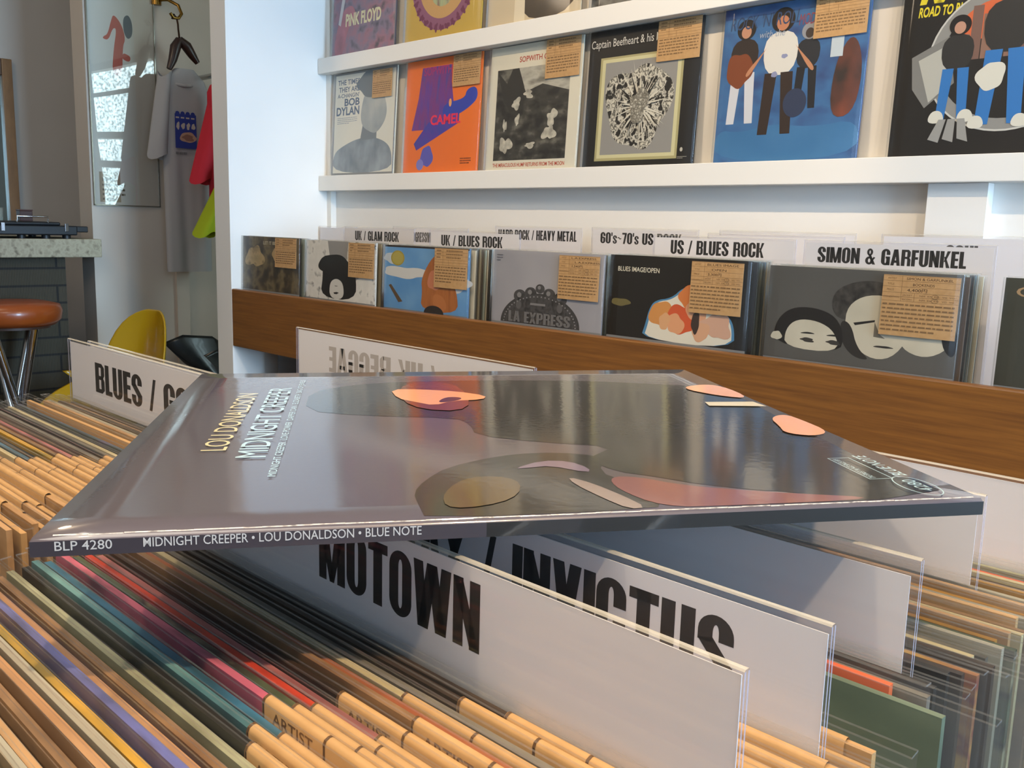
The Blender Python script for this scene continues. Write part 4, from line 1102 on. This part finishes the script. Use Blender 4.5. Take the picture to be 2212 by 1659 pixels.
st = thing('bar_stool', (-3.34, 1.015, FZ), 'round tan leather bar stool on splayed chrome legs', 'stool')
LEATH = P('9A4A1C', .32, 0, .3)
mb = MB(); mb.lathe([(.10, -.352), (.132, -.359), (.149, -.341), (.153, -.314), (.146, -.294), (.104, -.284), (.0005, -.282)], (-3.34, 1.015, 0), LEATH); mb.build('seat', st)
mb = MB(); mb.lathe([(.115, -.369), (.115, -.353)], (-3.34, 1.015, 0), P('4A3024', .5), 32); mb.build('seat_base', st)
for a in (20, 110, 200, 290):
    c, s_ = cos(R(a)), sin(R(a)); ox, oy = -.016 * s_, .016 * c
    mb = MB(); mb.tube([(-3.34 + .085 * c + ox, 1.015 + .085 * s_ + oy, -.362), (-3.34 - .13 * c + ox, 1.015 - .13 * s_ + oy, FZ)], [.014, .010], P('C8C8CA', .12, 1.0), 14); mb.build('leg', st)
mb = MB(); mb.tube([(-3.34 + .098 * cos(t), 1.015 + .098 * sin(t), -.98) for t in [2 * pi * i / 32 for i in range(33)]], .008, CHR, 8); mb.build('foot_ring', st)


def shell_chair(name, loc, rz, mt, label, sc=1.0, arm=.14, zs=1.0):
    t = thing(name, (loc[0], loc[1], FZ), label, 'chair', 'moulded shell chairs')
    # side profile: forward distance, height, half width, edge lift
    prof = [(.21, .43, .17, .0), (.19, .455, .19, .012), (.12, .45, .205, .03), (.02, .44, .215, .045), (-.08, .445, .215, .05), (-.145, .48, .21, .06), (-.175, .54, .205, .06), (-.192, .62, .195, .055), (-.205, .70, .175, .045), (-.212, .76, .14, .03), (-.214, .795, .085, .012), (-.214, .805, .03, .0)]
    prof = [(f, z * zs, hw, lift + (arm * (0, .25, .6, .9, 1, 1)[k] if k < 6 else 0)) for k, (f, z, hw, lift) in enumerate(prof)]
    c, s_ = cos(rz), sin(rz); rows = []
    for k, (f, z, hw, lift) in enumerate(prof):
        row = []
        for i in range(17):
            q = -1 + 2 * i / 16
            x = f + (lift * 1.6 * abs(q) ** 2.2 if k >= 5 else 0); zz = z + (lift * abs(q) ** 2.5 if k < 6 else 0); y_ = q * hw
            row.append((loc[0] + sc * (x * c - y_ * s_), loc[1] + sc * (x * s_ + y_ * c), FZ + zz))
        rows.append(row)
    mb = MB(); mb.grid(rows, mt, True); o = mb.build('shell', t, solid=.007, subsurf=1)
    for sx in (-1, 1):
        for sy in (-1, 1):
            p0 = (sx * .11, sy * .12); p1 = (sx * .22, sy * .21)
            mb = MB(); mb.tube([(loc[0] + sc * (p[0] * c - p[1] * s_), loc[1] + sc * (p[0] * s_ + p[1] * c), zz) for p, zz in ((p0, FZ + .425), (p1, FZ))], .009, CHR); mb.build('leg', t)
    return t


shell_chair('shell_chair', (-2.98, 1.165, 0), R(-80), P('B08A10', .28, 0, .3), 'yellow moulded shell chair behind the left divider card', .85, .10, 1.02)
shell_chair('shell_chair', (-3.24, 1.76, 0), R(-95), P('1B2124', .35, 0, .2), 'black moulded shell chair half hidden behind the white partition', .95, .26, .80)

# ------------------------------------------------------------------ poster, hook, shirts
ps = thing('framed_poster', (-3.59, 1.52, .04), 'tall clear-framed poster with slender red figure on the beige wall', 'poster')
ang = R(86); pU = (cos(ang), sin(ang), 0)
# facing the shop floor; its right edge stands a little off the wall
PF = Frame((-3.594, 1.400, .040), (-.035, 1, 0), (0, 0, 1), .246, .95)
mb = MB()
PF.k = 1
mb.face([PF.p(0, 0), PF.p(.246, 0), PF.p(.246, .95), PF.p(0, .95)], P('C2BCB2', .6))
PF.w, PF.h = .246, .95
REDP = P('A8402E', .6)
q_ = lambda pts: smooth_poly([(a, .49 + (b - .40) * .442) for a, b in pts])
draw(mb, PF, q_([(.34, .40), (.50, .40), (.52, .66), (.57, .72), (.52, .84), (.40, .92), (.36, .86), (.30, .74), (.24, .72), (.22, .70), (.31, .69), (.38, .80), (.44, .80), (.38, .62)]), REDP)
draw(mb, PF, q_([(.50, .55), (.62, .53), (.64, .58), (.56, .60), (.52, .60)]), REDP)
draw(mb, PF, smooth_poly([(.54, .66), (.60, .63), (.68, .65), (.68, .70), (.62, .727), (.54, .71)]), P('39454E', .6))
draw(mb, PF, rect(.08, .01, .40, .125), P('94826C', .6))
bars(mb, PF, .03, .115, .012, .080, 4, P('4A3A2C', .6), 3, .45)
bars(mb, PF, .03, .09, .084, .100, 1, P('3A2A20', .6), 4, .8)
txt(mb, PF, 'The R', .05, .742, .05, P('8A5A4A', .6), .09, 0)
mb.build('print', ps)
mb = MB(); f0 = Frame(PF.p(0, 0, .004), PF.U, PF.W, .246, .95)
GLZ = plastic('poster_glazing', .02, .015, (.96, .97, .96), 2.6)
rows = [[f0.p(.246 * i / 8, .95 * j / 12, .0012 * sin(5 * j / 12 + 1.5 * i / 8)) for i in range(9)] for j in range(13)]
mb.grid(rows, GLZ, True); mb.build('glazing', ps)
mb = MB()
EDGM = P('8C877C', .25, .6)
for a, b, c, d_ in ((-.004, -.004, .0, .954), (.246, -.004, .250, .954), (-.004, -.004, .25, .0), (-.004, .95, .25, .954)):
    q = [f0.p(a, b, -.006), f0.p(c, b, -.006), f0.p(c, b, .003), f0.p(a, b, .003), f0.p(a, d_, -.006), f0.p(c, d_, -.006), f0.p(c, d_, .003), f0.p(a, d_, .003)]
    mb.hexa([q[3], q[2], q[1], q[0], q[7], q[6], q[5], q[4]], EDGM)
mb.build('frame', ps)

hk = thing('wall_hook', (-3.6, 1.72, .74), 'brass coat hook on the wall above the grey shirt', 'hook')
BRASS = P('8A6A34', .3, 1.0)
mb = MB(); mb.tube([(-3.6, 1.66, .80), (-3.54, 1.68, .795), (-3.51, 1.705, .775), (-3.50, 1.712, .745), (-3.50, 1.700, .728), (-3.50, 1.680, .726), (-3.50, 1.668, .742)], .006, BRASS); mb.build('prong', hk)
mb = MB(); mb.lathe([(.018, -.02), (.018, .02)], (-3.594, 1.66, .80), BRASS, 16); mb.build('plate', hk)

hg = thing('coat_hanger', (-3.5, 1.69, .50), 'dark wooden clothes hanger on the brass hook', 'hanger')
HW = P('2C1712', .35)
mb = MB()
yc = 1.690
for s_, pts in ((-1, [(1.688, .630), (1.672, .600), (1.660, .555), (1.645, .520)]), (1, [(1.688, .630), (1.715, .610), (1.737, .580), (1.757, .555)])):
    mb.tube([(-3.475, y_, z_ + .018) for y_, z_ in pts], [.014, .020, .016, .010], HW, 12)
mb.build('arms', hg)
mb = MB(); mb.tube([(-3.475, 1.688, .655), (-3.485, 1.690, .685), (-3.497, 1.695, .705), (-3.5, 1.692, .728), (-3.5, 1.682, .739), (-3.5, 1.674, .722)], .0035, P('3A2A20', .35, .8), 8); mb.build('hook_wire', hg)


def shirt(label, X, yl, yr, zt, zb, col, slv, seed, pr=None, neck=True):
    """T-shirt hanging in loose folds: front and back sheets, sleeves"""
    t = thing('t_shirt', (X, (yl + yr) / 2, zb), label, 't-shirt', 't-shirts hanging by the poster')
    CL = mottle([col, col], (5, 5, 5), .85); rr = random.Random(seed); ph = rr.uniform(0, 6)
    nY, nZ = 26, 20; mb = MB(); loops = []
    for j in range(nZ + 1):
        v = j / nZ; z = zb + (zt - zb) * v; row = []
        inset = 0 if v < .90 else (v - .90) / .10
        l = yl + (yr - yl) * .30 * inset ** 2; r_ = yr - (yr - yl) * .30 * inset ** 2
        for side in (1, -1):
            for i in range(nY + 1):
                u = i / nY if side == 1 else 1 - i / nY
                edge = sin(pi * u) ** .5
                fold = .008 * sin(9 * u + ph) * (1 - v * .8) + .002 * sin(23 * u + ph * 2 + 3 * v) * (1 - v)
                row.append((X + side * (.006 + .022 * edge) + fold, l + (r_ - l) * u, z))
        loops.append(row)
    mb.grid(loops, CL, True, True)
    mb.build('body', t)
    for s_, (ya, yb, za, zb2) in slv:
        mb = MB(); rows = []
        for k in range(9):
            q = k / 8; cy = ya + (yb - ya) * q; cz = za + (zb2 - za) * q; rad = .030 + .018 * q
            rows.append([(X + .026 * cos(a) + .006 * sin(3 * a + seed), cy + rad * sin(a) * (.9), cz + .012 * sin(2 * a)) for a in [2 * pi * i / 16 for i in range(16)]])
        mb.grid(rows, CL, True, True); mb.build('sleeve', t)
    if neck:
        mb = MB(); mb.tube([(X + .030 * cos(a), (yl + yr) / 2 - .01 + .045 * sin(a), zt - .012 - .05 * abs(cos(a / 2))) for a in [2 * pi * i / 24 for i in range(25)]], .006, CL, 8); mb.build('collar', t)
    if pr: pr(t, X)
    return t


def tram_print(t, X):
    mb = MB(); f = Frame((X + .037, 1.650, .255), (-.03, 1, 0), (0, 0, 1), .085, .135); f.k = 1
    B = P('27388A', .8)
    draw(mb, f, rect(0, .0, 1, .92), B)
    for i in range(4): draw(mb, f, ell(.13 + .24 * i, .93, .10, .06), B)
    for i in range(4): draw(mb, f, blob(.14 + .24 * i, .60, .08, .09, i, .3), P('B8B0A8', .8))
    for i in range(4): draw(mb, f, rect(.04 + .24 * i, .80, .20 + .24 * i, .84), P('B8B0A8', .8))
    draw(mb, f, blob(.60, .30, .36, .15, 3, .15), P('B4907A', .8)); draw(mb, f, blob(.60, .29, .28, .08, 5, .3), P('8A6458', .8))
    bars(mb, f, 0, .085, -.025, -.012, 1, P('6A6A6E', .8), 2, .7)
    mb.build('print', t)


shirt('grey t-shirt with blue printed motif hanging by the poster', -3.49, 1.618, 1.800, .545, -.205, 'A7A5A6', [(-1, (1.635, 1.598, .52, .22))], 1, tram_print)
shirt('pink-red t-shirt hanging in front of the grey one', -3.30, 1.705, 1.86, .50, -.02, 'C4283A', [(-1, (1.735, 1.668, .42, .13))], 2, None, False)
shirt('lime green t-shirt hanging below the pink-red one', -3.22, 1.70, 1.86, .20, -.30, 'A6B820', [(-1, (1.72, 1.636, .12, -.06))], 3, None, False)
# garment rail holding the two coloured shirts behind the partition
gr = thing('garment_rail', (-3.25, 1.80, FZ), 'chrome garment rail behind the white partition', 'clothes rail')
mb = MB(); mb.tube([(-3.59, 1.80, .53), (-2.72, 1.80, .53)], .010, CHR); mb.build('rail', gr)
mb = MB(); mb.lathe([(.022, -.008), (.022, .008)], (-3.592, 1.80, .53), CHR, 16); mb.build('bracket', gr)

for o in bpy.data.objects:
    if '_b' in o: del o['_b']
